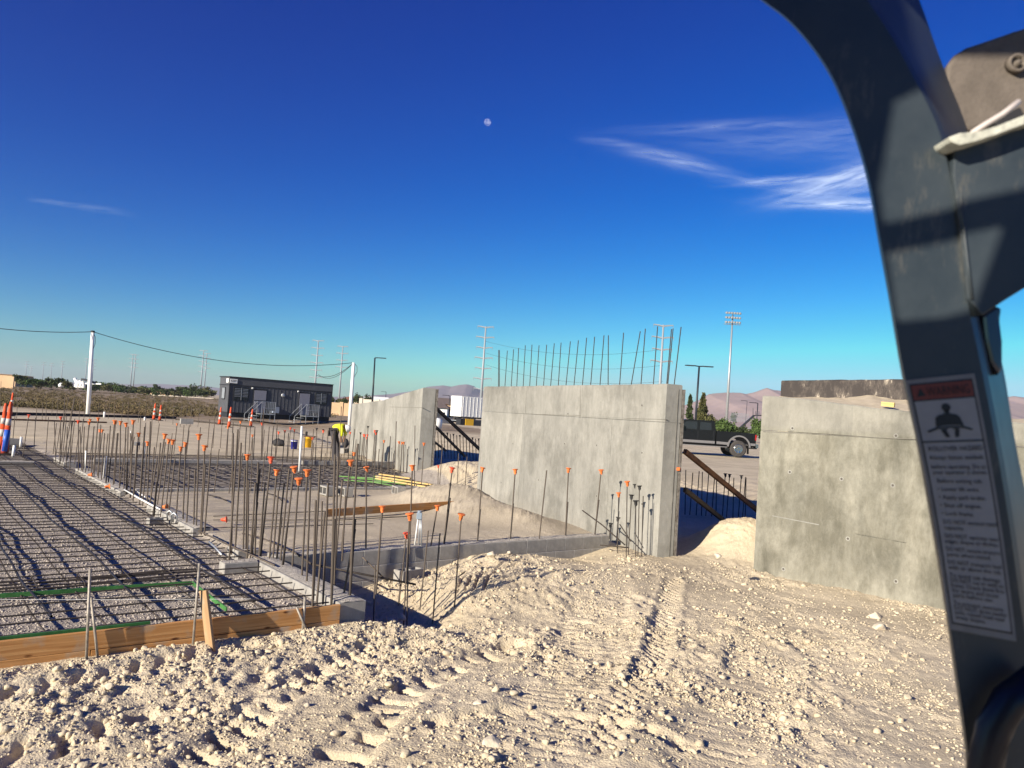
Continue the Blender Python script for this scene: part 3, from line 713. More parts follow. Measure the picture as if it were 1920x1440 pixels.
# dirt fill between them
fl = []; NS, NT = 90, 14; fv = []; ff = []
for i in range(NS):
    s = i / (NS - 1); px = 1478 + s * (2050 - 1478)
    a = on_plane(px, np.interp(px, [t[0] for t in tops], [t[1] for t in tops]), P3, N3) + N3 * 0.25
    b = on_plane(px + 22, 0, PB, N3); b.z = on_plane(px + 22, np.interp(px, [1440, 1500, 1600, 1640, 1690, 1860, 1905, 2075], [743, 746, 747, 741, 750, 766, 785, 800]), PB, N3).z
    for j in range(NT):
        t = j / (NT - 1); p = a.lerp(Vector((b.x, b.y, b.z)), t)
        z = a.z - 0.02 + (b.z - a.z + 0.02) * t + 0.05 * float(fbm(np.array([p.x * 5]), np.array([p.y * 5]), 4, 4)[0])
        if i == 0: z = z - 0.0
        fv.append((p.x, p.y, z))
for i in range(NS - 1):
    for j in range(NT - 1): ff.append((i * NT + j, i * NT + j + 1, (i + 1) * NT + j + 1, (i + 1) * NT + j))
k0 = len(fv)
for j in range(NT): fv.append((fv[j][0], fv[j][1], -0.6))
for j in range(NT - 1): ff.append((j, k0 + j, k0 + j + 1, j + 1))
mb = MB(); mb.add(fv, ff); o = mb.build('dirt_fill', CLOD, None, True); tag(o, kind='structure')
p0 = on_plane(1605, 757, P3, N3) + N3 * 0.45; p1 = on_plane(1655, 759, P3, N3) + N3 * 0.45
o = plank('scrap_board', Vector(p0).lerp(p1, .5) + Vector((0, 0, 0.03)), Vector(p1) + Vector((0, 0, 0.02)), 0.04, 0.065, WOODY); tag(o, 'short yellow board lying in dirt on top of the right concrete wall', 'board')

# ------------------------------------------------------------------ low block walls
import bmesh
def block_mesh(L=0.395, Wd=0.29, Hh=0.192, name='block'):
    bm = bmesh.new(); bmesh.ops.create_cube(bm, size=1)
    for v in bm.verts: v.co = Vector((v.co.x * L, v.co.y * Wd, v.co.z * Hh))
    bmesh.ops.bevel(bm, geom=bm.edges[:], offset=0.006, segments=1, affect='EDGES')
    me = bpy.data.meshes.new(name); bm.to_mesh(me); bm.free(); me.materials.append(CMU); return me
BM12, BM12H = block_mesh(), block_mesh(0.193)
BM8, BM8H = block_mesh(0.395, 0.19), block_mesh(0.193, 0.19)
def block_wall(label, org, d, acr, length, courses=1, ztop=0.0, wide=0.29, group='low block stem walls', ragged=0):
    d = Vector(d).normalized(); acr = Vector(acr).normalized(); full, half = (BM12, BM12H) if wide > .25 else (BM8, BM8H)
    t = thing('block_wall', label, 'block wall', (org.x, org.y, ztop - 0.2), group)
    ang = math.atan2(d.y, d.x)
    L = length
    for c in range(courses):
        s = 0.0; z = ztop - 0.1 - 0.2 * c; first = (c % 2 == 1)
        while s < L - 0.1:
            h = first or (L - s < 0.35); first = False; ln = 0.2 if h else 0.4
            p = org + d * (s + ln / 2) + acr * (wide / 2)
            tilt = (rnd.random() - .5) * 0.008
            share('block', half if h else full, (p.x, p.y, z), (tilt, 0, ang + tilt), None, t); s += ln
    L = s
    mb = MB(); c = org + d * (L / 2) + acr * (wide / 2); M = Matrix((d, acr, Vector((0, 0, 1)))).transposed()
    mb.box((c.x, c.y, ztop - 0.1 * courses - 0.006), (L - 0.012, wide - 0.012, 0.2 * courses - 0.012), M); mb.build('mortar', MORTAR, t)
    # rough grout surface on top
    gv_, gf = [], []; nseg = max(2, int(L / 0.07))
    for i in range(nseg + 1):
        for j in range(5):
            q = org + d * (L * i / nseg) + acr * (0.03 + (wide - 0.06) * j / 4)
            gv_.append((q.x, q.y, ztop - 0.002 + 0.020 * (rnd.random() - 0.1) * (0 < j < 4)))
    for i in range(nseg):
        for j in range(4): gf.append((i * 5 + j, (i + 1) * 5 + j, (i + 1) * 5 + j + 1, i * 5 + j + 1))
    mb = MB(); mb.add(gv_, gf); mb.build('grout', GROUT, t, True)
    return t
def vof(px, py): return touv(G(px, py, 0))
print('uv checks', [tuple(round(a, 2) for a in vof(*p)) for p in ((487, 1045), (445, 1030), (372, 990), (271, 945), (227, 921), (136, 877), (99, 857), (110, 867), (630, 1131), (1156, 1003), (412, 1062), (386, 914), (0, 862), (520, 862))])
TH = 0.29
vB = vof(487, 1045)[1]
block_wall('short block wall running back from the corner block at the form boards', UV(-TH, 0.0), VH, UH, 2.4, 2, 0, TH)
block_wall('long two course block wall running right to the middle concrete wall', UV(0.02, VW), UH, VH, 5.75, 3, 0, TH)
q = vof(487, 1050)
block_wall('stub block wall turning left at the slab notch', UV(-TH - 0.01, 2.10) , -UH, VH, 0.45, 1, 0.01, 0.19)
for a, b, lb in (((455, 1033), (436, 1024), 'single block in the slab edge line beside the notch'), ((372, 990), (275, 946), 'block row along the slab edge between two gaps, nearer one'), ((227, 921), (138, 878), 'block row along the slab edge farther back, under tied dowels'), ((110, 867), (96, 857), 'farthest short block piece of the slab edge line')):
    va, vb2 = vof(*a)[1], vof(*b)[1]
    block_wall(lb, UV(-TH, va), VH, UH, max(0.4, vb2 - va), 1, 0.0, TH)
block_wall('grey block wall crossing the middle of the pad beyond the timber beam', UV(0.05, VE), UH, VH, min(9.0, 40), 1, 0.0, 0.19)
uF0 = vof(415, 864)[0]; uF1 = vof(712, 880)[0]
block_wall('far block wall in shade left of the sloped concrete wall', UV(uF0 + 2.6, VF + 0.3), UH, VH, 4.0, 1, 0.03, 0.19)
block_wall('far block wall piece beyond the rebar mats, left end', UV(uF0 - 3.4, VF), UH, VH, 5.0, 1, 0.03, 0.19)
qH = vof(100, 866)
block_wall('block wall crossing the slab at far left', UV(qH[0] - 9.2, qH[1]), UH, VH, 8.9, 1, 0.0, 0.19)

def hollow_block():
    mb = MB(); L, Wd, Hh, t = 0.39, 0.19, 0.19, 0.03
    for y in (-Wd / 2 + t / 2, Wd / 2 - t / 2): mb.box((0, y, 0), (L, t, Hh))
    for x in (-L / 2 + t / 2, 0, L / 2 - t / 2): mb.box((x, 0, 0), (t, Wd - 2 * t - 0.002, Hh - 0.001))
    me = bpy.data.meshes.new('concrete_block'); me.from_pydata(mb.v, [], mb.f); me.materials.append(CMU); return me
HB = hollow_block()
def loose(px, py, z, rot, lb, sc=1.0):
    g = G(px, py, z - 0.10 * sc); o = share('loose_block', HB, (g.x, g.y, z), rot, (sc, sc, sc)); tag(o, lb, 'concrete block', 'loose hollow concrete blocks'); return o
aU = math.atan2(UH.y, UH.x)
loose(612, 928, 0.06, (R(90), 0, aU + 1.57), 'hollow block on end before the middle block wall, left one of three')
loose(647, 930, 0.06, (R(90), 0, aU + 1.50), 'hollow block on end before the middle block wall, middle one of three')
loose(747, 928, 0.06, (R(90), 0, aU + 1.4), 'hollow block on end before the middle block wall, right one of three')
loose(766, 1094, -0.33, (R(0), 0, aU + 0.2), 'hollow block set on edge in the excavated pit beside the long block wall')
loose(290, 984, -0.06, (0, 0, aU + 0.2), 'small block piece lying on the gravel beside the slab edge conduits', 0.55)
loose(26, 834, 0.06, (0, R(4), aU), 'loose block among white pipe stubs at the far left edge')
loose(645, 850, 0.1, (R(90), 0, aU + .6), 'hollow block standing near the bent over worker')
loose(287, 1092, -0.055, (R(90), 0, 0.3), 'small block spacer propping the reinforcing mat', 0.22)
# ------------------------------------------------------------------ form boards at the slab edge
fb = thing('edge_form', 'two board high timber slab edge form in the left foreground', 'formwork', UV(-3, -0.02, -0.28))
for c in range(2):
    cuts = [-9.5, -6.3 - 0.7 * c, -3.35 + 0.9 * c, -TH - 0.005]
    for a, b in zip(cuts[:-1], cuts[1:]):
        z = -0.076 - 0.148 * c
        plank('board', UV(a + .003, -0.024 - .002 * c, z - 0.006), UV(b - .003, -0.024 - .002 * c, z - 0.003), 0.038, 0.144, WOOD, fb)
STK = mat('steel_stake', (0.30, 0.27, 0.23), 0.6, 0.4, var=0.3, vscale=20, bump=.001, bscale=200)
def stake(tx, ty, bx, by, off, lb, r=0.011):
    v0 = -0.05 - off; 
    d = ray(bx, by); Nn = VH; o0 = Vector((0, 0, EYE)); P_ = UV(0, v0)
    b = o0 + d * ((P_ - o0).dot(Nn) / d.dot(Nn)); d = ray(tx, ty); P_ = UV(0, v0 + 0.01); t = o0 + d * ((P_ - o0).dot(Nn) / d.dot(Nn))
    b = b + (b - t).normalized() * 0.12
    mb = MB(); mb.tube([b, t], r, 8); o = mb.build('steel_stake', STK, None, True); tag(o, lb, 'stake', 'stakes holding the edge form'); return o
stake(169, 1067, 162, 1232, 0.05, 'upright steel stake standing before the edge form at left')
stake(171, 1120, 183, 1232, 0.02, 'short steel stake leaning against the edge form at left')
stake(374, 1056, 362, 1208, 0.03, 'steel stake just left of the wooden stake')
stake(556, 1138, 574, 1180, 0.02, 'short leaning steel stake near the block corner')
stake(572, 1120, 568, 1180, 0.01, 'dark stake tied to the form next to the block corner', 0.014)
def on_v(px, py, v0):
    d = ray(px, py); o0 = Vector((0, 0, EYE)); P_ = UV(0, v0); return o0 + d * ((P_ - o0).dot(VH) / d.dot(VH))
a = on_v(396, 1225, -0.17); b = on_v(382, 1107, -0.07)
o = plank('wood_stake', a, b, 0.085, 0.028, WOOD2, None, R(78)); tag(o, 'wide wooden stake leaning on the edge form', 'stake', 'stakes holding the edge form')
a, b = G(-40, 1124, 0.03), G(470, 1123, 0.03)
mb = MB(); mb.tube([a, a.lerp(b, .5) - Vector((0, 0, .004)), b], 0.0016, 5); o = mb.build('string_line', WHITE, None); tag(o, 'thin white string line stretched above the slab edge', 'string')
gs = thing('green_edge_strip', 'green plastic strip outlining a slab notch inside the edge form', 'strip', G(360, 1100, -0.05))
pts = [G(-60, 1121, -.03), G(90, 1111, -.03), G(200, 1103, -.03), G(359, 1093, -.03)]
for p, q in zip(pts[:-1], pts[1:]): mb = MB(); mb.span(p, q, 0.010, 0.040); mb.build('strip_length', GREEN, gs)
pts = [G(361, 1093, -.03), G(384, 1112, -.03), G(425, 1143, -.03)]
for p, q in zip(pts[:-1], pts[1:]): mb = MB(); mb.span(p, q, 0.010, 0.040); mb.build('strip_length', GREEN, gs)
pts = [UV(-6.4, 0.035, -.02), UV(-4, 0.04, -.02), UV(-2.0, 0.035, -.02)]
for p, q in zip(pts[:-1], pts[1:]): mb = MB(); mb.span(p, q, 0.015, 0.05); mb.build('strip_length', GREEN, gs)

# ------------------------------------------------------------------ reinforcing mats
def wavy(seed, amp, r, n=22, name='bar'):
    rr = random.Random(seed); ph = [rr.random() * 6.28 for _ in range(4)]
    pts = []
    for i in range(n + 1):
        t = i / n; pts.append((t - 0.5, amp * (math.sin(6.28 * t * 2.3 + ph[0]) + 0.5 * math.sin(6.28 * t * 5.7 + ph[1])), amp * 0.5 * math.sin(6.28 * t * 6.1 + ph[2])))
    mb = MB(); k = len(pts); V = []; Fq = []
    for p in pts:
        for j in range(5): a_ = 6.283 * j / 5; V.append((p[0], p[1] + r * math.cos(a_), p[2] + r * math.sin(a_)))
    for i in range(k - 1):
        for j in range(5): Fq.append((i * 5 + j, i * 5 + (j + 1) % 5, (i + 1) * 5 + (j + 1) % 5, (i + 1) * 5 + j))
    mb.add(V, Fq); me = bpy.data.meshes.new(name); me.from_pydata(mb.v, [], mb.f)
    me.polygons.foreach_set('use_smooth', [True] * len(me.polygons)); me.materials.append(STEEL2); return me
BARS = [wavy(s, 0.012, 0.0078) for s in range(4)]
TEND = [wavy(s + 20, 0.022, 0.012, 60, 'tendon') for s in range(4)]
for t_ in TEND: t_.materials.clear(); t_.materials.append(mat('tendon_sheath', (0.022, 0.020, 0.022), 0.5))
def mat_bar(nm, me, a, b, parent):
    d = b - a; o = share(nm, me, (a + b) / 2, (0, 0, math.atan2(d.y, d.x)), (d.length, 1, 1), parent); return o
rm = thing('rebar_mat', 'large rusty rebar mat over grey gravel left of the block line', 'rebar mat', UV(-4, 6, -0.05))
v = 0.16
while v < 24.5:
    jit = 0.03 * (rnd.random() - .5)
    mat_bar('bar', rnd.choice(BARS), UV(-13.5 if v < 9 else -15, v + jit, -0.022), UV(-TH - 0.03, v + 0.03 * (rnd.random() - .5), -0.03), rm); v += 0.305
u = -0.5
while u > -13:
    mat_bar('bar', rnd.choice(BARS), UV(u, 0.03, -0.045), UV(u + 0.06 * (rnd.random() - .5), 12.2, -0.045), rm)
    mat_bar('bar', rnd.choice(BARS), UV(u, 11.5, -0.050), UV(u + 0.06 * (rnd.random() - .5), 24.3, -0.045), rm); u -= 0.45
u = -0.95
while u > -12.5:
    mat_bar('tendon', rnd.choice(TEND), UV(u, 0.5 + rnd.random() * .3, -0.035), UV(u + 0.2 * (rnd.random() - .5), 12.0, -0.02), rm)
    mat_bar('tendon', rnd.choice(TEND), UV(u, 12.1, -0.035), UV(u + 0.2 * (rnd.random() - .5), 24.0, -0.02), rm); u -= 0.78 + 0.2 * rnd.random()
# beam cage bars bundled across the slab
for k in range(7):
    vv = 1.72 + 0.07 * k; mat_bar('bar', rnd.choice(BARS), UV(-9, vv, -0.035 + .012 * (k % 2)), UV(-1.0, vv + .04 * rnd.random(), -0.04), rm)
for k in range(18):
    uu = -1.4 - 0.42 * k + .1 * rnd.random(); mb = MB(); mb.tube([UV(uu, 1.66, -.10), UV(uu, 1.68, -.005), UV(uu + .02, 2.2, -.005), UV(uu + .02, 2.22, -.10)], 0.006, 5); mb.build('stirrup', STEEL2, rm)
rm2 = thing('rebar_mat', 'rebar mat on the right pad between the two far block walls', 'rebar mat', UV(3, VE + 2, -0.05))
v = VE + 0.35
while v < VF + 3.0:
    umax = 0.2
    while umax < 13:
        p = UV(umax, v); wv = (Vector((p.x, p.y, 0)) - Vector((W2N.x, W2N.y, 0))).dot(WN)
        if wv > -0.8: break
        umax += 0.2
    if abs(v - VF - .1) > .25: mat_bar('bar', rnd.choice(BARS), UV(0.1, v, -0.04), UV(min(umax, 9.5), v + .05 * (rnd.random() - .5), -0.04), rm2)
    v += 0.32
u = 0.5
while u < 8.5:
    mat_bar('bar', rnd.choice(BARS), UV(u, VE + .25, -0.055), UV(u + .1, VF - .1, -0.055), rm2)
    mat_bar('tendon', rnd.choice(TEND), UV(u + .2, VE + .25, -0.05), UV(u + .3, VF - .1, -0.04), rm2); u += 0.6
# green sleeves on the right pad
gp = thing('green_conduit_run', 'bundle of light green plastic conduits on the far right pad', 'conduit', G(720, 905, -.03))
for (x0, y0, x1, y1) in ((636, 893, 780, 906), (645, 900, 745, 912), (700, 893, 815, 912), (690, 903, 790, 911), (655, 896, 760, 909)):
    a, b = G(x0, y0, -.02), G(x1, y1, -.02); m_ = a.lerp(b, .5) + Vector((0.05, 0.1, 0.02)); mb = MB(); mb.tube([a, m_, b], 0.016, 6); mb.build('conduit', mat('light_green_plastic', (0.12, 0.24, 0.07), .5), gp, True)
for i, (x0, y0, x1, y1, lb) in enumerate(((706, 893, 812, 909, 'long yellow board lying at the foot of the sloped wall'), (706, 897, 800, 913, 'second yellow board in front of the longer one near the sloped wall'), (712, 889, 770, 897, 'short yellow board behind the long ones near the sloped wall'))):
    o = plank('yellow_board', G(x0, y0, .02), G(x1, y1, .02), 0.09, 0.035, WOODY); tag(o, lb, 'board', 'yellow boards by the sloped wall')

# timber beam lying on the pad
ba, bb_ = G(612, 968, 0.0), G(889, 950, 0.0)
tb = thing('timber_beam', 'long orange-brown timber beam lying across the pad', 'timber', (ba.x, ba.y, 0))
dd = (bb_ - ba).normalized(); sdv = Vector((-dd.y, dd.x, 0))
plank('beam_plank', ba + Vector((0, 0, .055)), bb_ + Vector((0, 0, .075)), 0.045, 0.13, WOOD, tb)
plank('beam_plank', ba + sdv * .05 + dd * .12 + Vector((0, 0, .055)), bb_ + sdv * .05 + Vector((0, 0, .075)), 0.04, 0.12, WOOD2, tb)

# ------------------------------------------------------------------ dowels and safety caps
def unit_bar():
    mb = MB(); mb.tube([(0, 0, 0), (0, 0, 1)], 1.0, 7)
    me = bpy.data.meshes.new('bar'); me.from_pydata(mb.v, [], mb.f); me.polygons.foreach_set('use_smooth', [True] * len(me.polygons)); return me
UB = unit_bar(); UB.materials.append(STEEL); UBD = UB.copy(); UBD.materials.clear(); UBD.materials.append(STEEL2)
def cap_mesh(m):
    mb = MB(); mb.lathe([(0.012, -0.075), (0.019, -0.072), (0.021, -0.04), (0.030, -0.008), (0.047, 0.0), (0.049, 0.005), (0.044, 0.010), (0.012, 0.013)], 14)
    mb.box((0, 0, -.03), (0.05, 0.006, 0.05)); mb.box((0, 0, -.03), (0.006, 0.05, 0.05))
    me = bpy.data.meshes.new('safety_cap'); me.from_pydata(mb.v, [], mb.f); me.materials.append(m); return me
CAPS = {'c': cap_mesh(CAP), 'r': cap_mesh(CAPR), 'k': cap_mesh(CAPK)}
def dir_rot(d): return d.to_track_quat('Z', 'Y').to_euler()
WORDS = ['first', 'second', 'third', 'fourth', 'fifth', 'sixth', 'seventh', 'eighth', 'ninth', 'tenth', 'eleventh', 'twelfth', 'thirteenth', 'fourteenth', 'fifteenth', 'sixteenth', 'seventeenth', 'eighteenth', 'nineteenth', 'twentieth']
def ordw(i):
    if i < 20: return WORDS[i]
    n = i + 1; return '%d%s' % (n, {1: 'st', 2: 'nd', 3: 'rd'}.get(n % 10 if n % 100 not in (11, 12, 13) else 0, 'th'))
DOW = {}
def dowel(b, t, cap, where, r=0.009, splice=False, dark=False):
    d = t - b; L = d.length
    nm = 'rebar_dowel'; kindw = {'c': 'orange-capped', 'r': 'red-capped', 'k': 'black-capped', None: 'bare'}[cap]
    if cap or splice:
        e = thing(nm, None, 'rebar', b)
        share('bar', UBD if dark else UB, b, dir_rot(d), (r, r, L), e)
        if cap:
            cs = 0.86 + 0.16 * rnd.random(); share('safety_cap', CAPS[cap], t + d.normalized() * 0.012, (Euler((0.35 * (rnd.random() - .5), 0.35 * (rnd.random() - .5), 0)).to_matrix() @ d.to_track_quat('Z', 'Y').to_matrix()).to_euler(), (cs, cs, cs), e)
        if splice:
            s_ = b + Vector((0.02 * (rnd.random() - .5), -.02, 0)); share('splice_bar', UBD, s_, dir_rot(d + Vector((0.02, 0, 0))), (r, r, L * (0.45 + 0.2 * rnd.random())), e)
    else:
        e = share(nm, UBD if dark else UB, b, dir_rot(d), (r, r, L)); tag(e, None, 'rebar')
    DOW.setdefault(where, []).append((b.x / b.y, e, kindw)); return e
def dpx(tx, ty, bx, by, cap=None, z=0.0, where='', splice=False, r=0.009, dark=False):
    b = G(bx, by, z); t = A(tx, ty, b.y)
    b2 = b - (t - b).normalized() * 0.08
    return dowel(b2, t, cap, where, r, splice, dark)
NEAR = 'in the near corner block wall'
for a in [(384,838,376,990,'c'),(446,805,430,1046),(464,855,461,1030,'c'),(466,900,464,1036),(479,905,470,1036),(484,867,478,1034),(508,860,489,1042,'r',1),(519,884,505,1048,'c'),
          (542,880,526,1050),(551,878,531,1060,'c',1),(576,884,566,1080,'c'),(600,872,588,1110),(604,940,601,1036),(628,852,621,1126,None,1),(634,856,627,1090),(657,866,640,1033,'c'),
          (671,832,655,1118,None,1),(666,992,645,1112),(687,878,686,1029,'c'),(717,952,706,1100,'c'),(592,938,586,1128),(609,960,595,1120),(452,830,441,1030),(437,812,434,1028),(560,900,548,1062,'c'),(488,878,473,1033,None,1),(459,880,456,1031),(497,905,486,1040),(522,920,512,1046),(533,905,519,1046,None,1),(582,900,575,1090),(615,905,606,1118),(642,900,630,1045),(648,930,642,1040)]:
    a = list(a) + [None] * (6 - len(a)); dpx(*a[:4], a[4], 0.0 if a[3] > 1 else 0, NEAR, bool(a[5]), 0.011)
LW = 'along the long block wall'
for a in [(773,875,768,1028,'c'),(848,879,832,1020,'r',1),(905,879,895,1016,'c',1),(966,882,957,1011,'c',1),(1025,882,1011,1010),(1066,880,1060,1004,'c',1),(1127,883,1115,1003,'c',1),(820,950,808,1023,'c')]:
    a = list(a) + [None] * (6 - len(a)); dpx(*a[:4], a[4], 0.0, LW, bool(a[5]), 0.010)
PIT = 'standing in the excavated pit'
for a in [(768,966,757,1164,'c',-.45),(762,1002,748,1132,'r',-.5),(766,1010,763,1164,None,-.42),(803,995,788,1136,None,-.4),(825,1000,812,1158,None,-.38),(865,967,852,1140,'c',-.3),(704,1060,700,1168,None,-.45),(753,1070,747,1130,None,-.5)]:
    dpx(a[0], a[1], a[2], a[3], a[4], a[5], PIT, False, 0.008)
COR = 'beside the middle wall near end'
for a in [(1160,926,1158,1036,'c'),(1176,905,1174,1046,'c'),(1191,910,1186,1030,'k'),(1199,913,1196,1046,'k'),(1184,930,1178,1040,'k'),(1192,941,1192,1046,'k'),(1165,958,1160,1020,'k'),(1145,983,1143,1002,'k'),(1206,930,1203,1046),(1159,972,1157,1030,'k')]:
    a = list(a) + [None] * (5 - len(a)); dpx(*a[:4], a[4], -0.2 if a[3] > 1010 else 0.0, COR, False, 0.008, True)
DL = 'along the slab edge block line at left'
for a in [(114,783,112,864,'r'),(122,745,114,864),(140,747,118,866),(147,790,147,881,'r'),(167,792,160,886,'c'),(184,785,176,893,'c'),(176,800,171,890),(215,790,203,905,'c'),(226,792,224,915,'c'),(236,795,232,918,'c'),
          (245,812,245,925),(220,812,212,910),(240,800,238,921,None,1),(150,800,153,882),(134,790,131,876),(102,790,104,860),(309,816,288,952,'c'),(317,826,302,960,'c'),(348,832,343,975,'c'),(373,817,368,986,'c'),
          (295,858,281,945),(355,880,350,980),(395,850,384,993),(282,790,276,944),(126,800,124,872),(196,812,190,900),(257,830,250,932),(366,880,363,985),(328,860,316,965),(271,800,262,938),(277,830,268,940,'c'),(189,796,184,897),(158,800,155,884),(207,798,199,905,None,1),(301,830,290,958,None,1),(339,840,330,972,'c'),(250,790,244,926,'c'),(385,870,378,992)]:
    a = list(a) + [None] * (6 - len(a)); dpx(*a[:4], a[4], 0.0, DL, bool(a[5]), 0.011)
FE = 'along the middle block wall behind the timber beam'
for a in [(411,842,402,918),(437,870,430,920),(455,850,448,918),(474,822,470,916),(530,866,524,916),(573,810,565,914),(610,850,604,914),(640,852,632,914),(664,850,655,913,'c'),(705,845,699,914),(719,840,715,913),(743,790,739,924),
          (778,798,777,912),(795,832,790,910,'c'),(822,874,821,912,'r'),(830,832,824,911),(860,850,857,912),(876,856,872,912),(688,850,684,914),(497,846,490,916),(588,830,582,915),(550,838,545,916)]:
    a = list(a) + [None] * (5 - len(a)); dpx(*a[:4], a[4], 0.0, FE, False, 0.010)
FF = 'at the far block walls by the sloped wall'
for a in [(720,827,714,882,'c'),(748,829,748,880,'c'),(754,830,751,880,'c'),(757,830,756,881,'c'),(689,816,686,876,'r'),(690,800,687,874,'k'),(676,812,673,866,'k'),(657,811,652,866,'r'),(665,804,660,866),(684,816,680,872,'r'),(682,815,677,868,'r'),
          (703,808,698,876,'r'),(707,808,702,876,'k'),(606,806,602,866,'k'),(588,804,583,864),(594,804,591,866,'k'),(615,807,612,872),(624,815,618,866),(640,762,636,868),(534,808,530,862,'r'),(552,806,548,862,'r'),(541,812,538,862),
          (428,799,425,862),(437,792,434,862,None),(451,791,444,862,'c'),(470,791,466,860,'c'),(494,768,491,864),(491,794,490,862,'r'),(505,800,500,862),(513,798,508,862),(403,780,399,838),(417,786,413,838),(393,786,389,838),
          (332,795,326,848,'c'),(345,797,341,846),(355,797,349,846),(285,788,281,848),(264,781,261,840),(711,842,708,884),(764,842,762,884),(729,848,727,884),(738,850,736,884),(732,818,729,882),(669,838,664,868),(520,790,516,862),(478,800,475,862),(462,800,459,862)]:
    a = list(a) + [None] * (5 - len(a)); dpx(*a[:4], a[4], 0.0, FF, False, 0.013)
FL = 'at the far left pad before the scrub field'
for a in [(54,779,43,853,'r'),(28,781,24,825),(67,783,64,836),(91,782,86,850),(13,790,10,840),(101,722,97,780),(109,748,106,785),(129,745,118,800),(139,746,128,800),(209,730,203,785),(217,729,214,785),(315,735,310,790),(23,760,20,800),(33,745,31,790),
          (80,755,79,790),(87,752,86,790),(160,748,157,790),(230,755,228,790),(262,752,259,792),(275,748,272,790),(341,757,338,800),(352,745,349,798),(375,755,371,800),(186,755,184,790),(241,748,240,790),(300,752,297,793),(326,756,324,796),(360,758,357,800),(2,715,0,770),(69,762,68,790),(150,752,148,790),(170,757,168,790)]:
    a = list(a) + [None] * (5 - len(a)); dpx(*a[:4], a[4], 0.0, FL, False, 0.013 if a[3] < 830 else 0.01)
# more dowels in runs, bare
for k in range(26):
    u_ = 0.6 + k * 0.38; 
    for (vv, wh, zz) in ((VF + 0.2, FF, 0),):
        b = UV(u_ + .1 * rnd.random(), vv, 0.0)
        if (Vector((b.x, b.y, 0)) - Vector((W2N.x, W2N.y, 0))).dot(WN) < -0.5: dowel(b, b + Vector((0.06 * (rnd.random() - .5), .05, 0.75 + 0.3 * rnd.random())), rnd.choice([None, None, 'r', 'c']), wh, 0.011)
for k in range(22):
    b = UV(-TH / 2, 6.5 + k * 0.55 + .2 * rnd.random(), 0.0); dowel(b, b + Vector((0.08 * (rnd.random() - .5), .05, 0.85 + 0.3 * rnd.random())), rnd.choice([None, None, None, 'c']), DL, 0.010)
# on top of the middle tall wall
TW = 'on top of the middle tall concrete wall'
rb = [(780,780,305),(786,787,306),(845,828,310),(892,875,300),(930,917,290),(980,965,270),(1030,1014,265),(1083,1063,270),(1140,1117,265),(1197,1170,255),(1248,1228,250),(1318,1285,240),(1378,1345,232),(1440,1408,213),(1500,1470,205),(1570,1540,195),(1603,1602,195),(1717,1687,175),(1842,1773,165),(1880,1847,145)]
L_ = [(740 + a / 4, 580 + c / 4, 740 + b / 4) for a, b, c in rb] + [(1233, 612, 1225), (1262, 616, 1252), (1277, 613, 1264), (1259, 617, 1250)]
def wall_pt(px, off=0.15):
    P = W2N + WN * off; p = on_plane(px, 720, P, WN); return Vector((p.x, p.y, 2.55))
for tx, ty, bx in L_:
    b = wall_pt(bx); t = A(tx, ty, b.y - 0.0); dowel(b, t, None, TW, 0.0085, False, True)
# rows in the shade behind the walls
BR = 'in the shaded row beside the pickup gap'
for i, x in enumerate([1288,1297,1309,1319,1327,1338,1346,1358,1366,1378,1388,1396,1401]):
    b = Vector((A(x, 900, 17.6).x, 17.6, -0.05)); t = A(x + (2 if i % 3 else -2), 881 + i * 1.2 + (4 if i % 4 == 1 else 0), 17.6); dowel(b, t, 'k' if i in (7, 8, 10) else None, BR, 0.010, False, True)
BL = 'behind the left gap between tall walls'
for i in range(15):
    x = 814 + i * 5.9; Yd = 29.5; b = Vector((A(x, 900, Yd).x, Yd, 0.1)); t = A(x + 1, 808 + i * 1.1, Yd); dowel(b, t, 'k' if i % 2 == 0 else None, BL, 0.014, False, True)
for where, lst in DOW.items():
    lst.sort(key=lambda q: q[0])
    for i, (_, e, kw) in enumerate(lst):
        e['label'] = '%s rebar, %s from the left %s' % (kw, ordw(i), where); e['group'] = 'rebar dowels ' + where

# small caps on the ground, pipes, conduits
for px, py, k, lb in ((312, 950, 'c', 'orange cap lying on the slab edge beside the conduits'), (424, 974, 'r', 'red cap lying in the shade on the pad'), (172, 890, 'c', 'orange cap lying on the block row at left'), (205, 912, 'c', 'orange cap hanging low on the slab edge')):
    g = G(px, py, 0.04); o = share('safety_cap', CAPS[k], g, (1.45, 0.1, 1.2 + rnd.random()), (1.05,) * 3); tag(o, lb, 'cap')
def pipe(pts, r, m, name, lb, cat='pipe', group=None):
    mb = MB(); mb.tube(pts, r, 8); o = mb.build(name, m, None, True); tag(o, lb, cat, group); return o
def vpipe(tx, ty, bx, by, r, m, name, lb, z=-.05, cat='pipe', group=None):
    b = G(bx, by, z); return pipe([b, A(tx, ty, b.y)], r, m, name, lb, cat, group)
PG = 'white pipe stubs rising from the slab'
for i, (tx, ty, bx, by, r, lb) in enumerate([(161,845,160,886,.02,'white pipe stub by the slab edge, left of the pair'),(199,855,194,901,.022,'white pipe stub by the slab edge, right of the pair'),(12,820,10,846,.035,'white pipe stub left of the block among far left stubs'),(40,819,38,839,.035,'white pipe stub right of the block among far left stubs'),(27,835,24,857,.035,'white pipe stub nearest the camera at far left'),
       (196,772,195,784,.06,'short white pipe on the far left pad beside the pole'),(566,799,561,884,.03,'tall thin white pipe before the blue bucket'),(43,773,42,780,.05,'tiny white pipe stub on the far left pad'),(272,782,271,790,.06,'white stub by the far cones'),(245,808,245,815,.02,'white topped stub among the left dowels')]):
    vpipe(tx, ty, bx, by, r, PVC, 'pipe_stub', lb, group=PG)
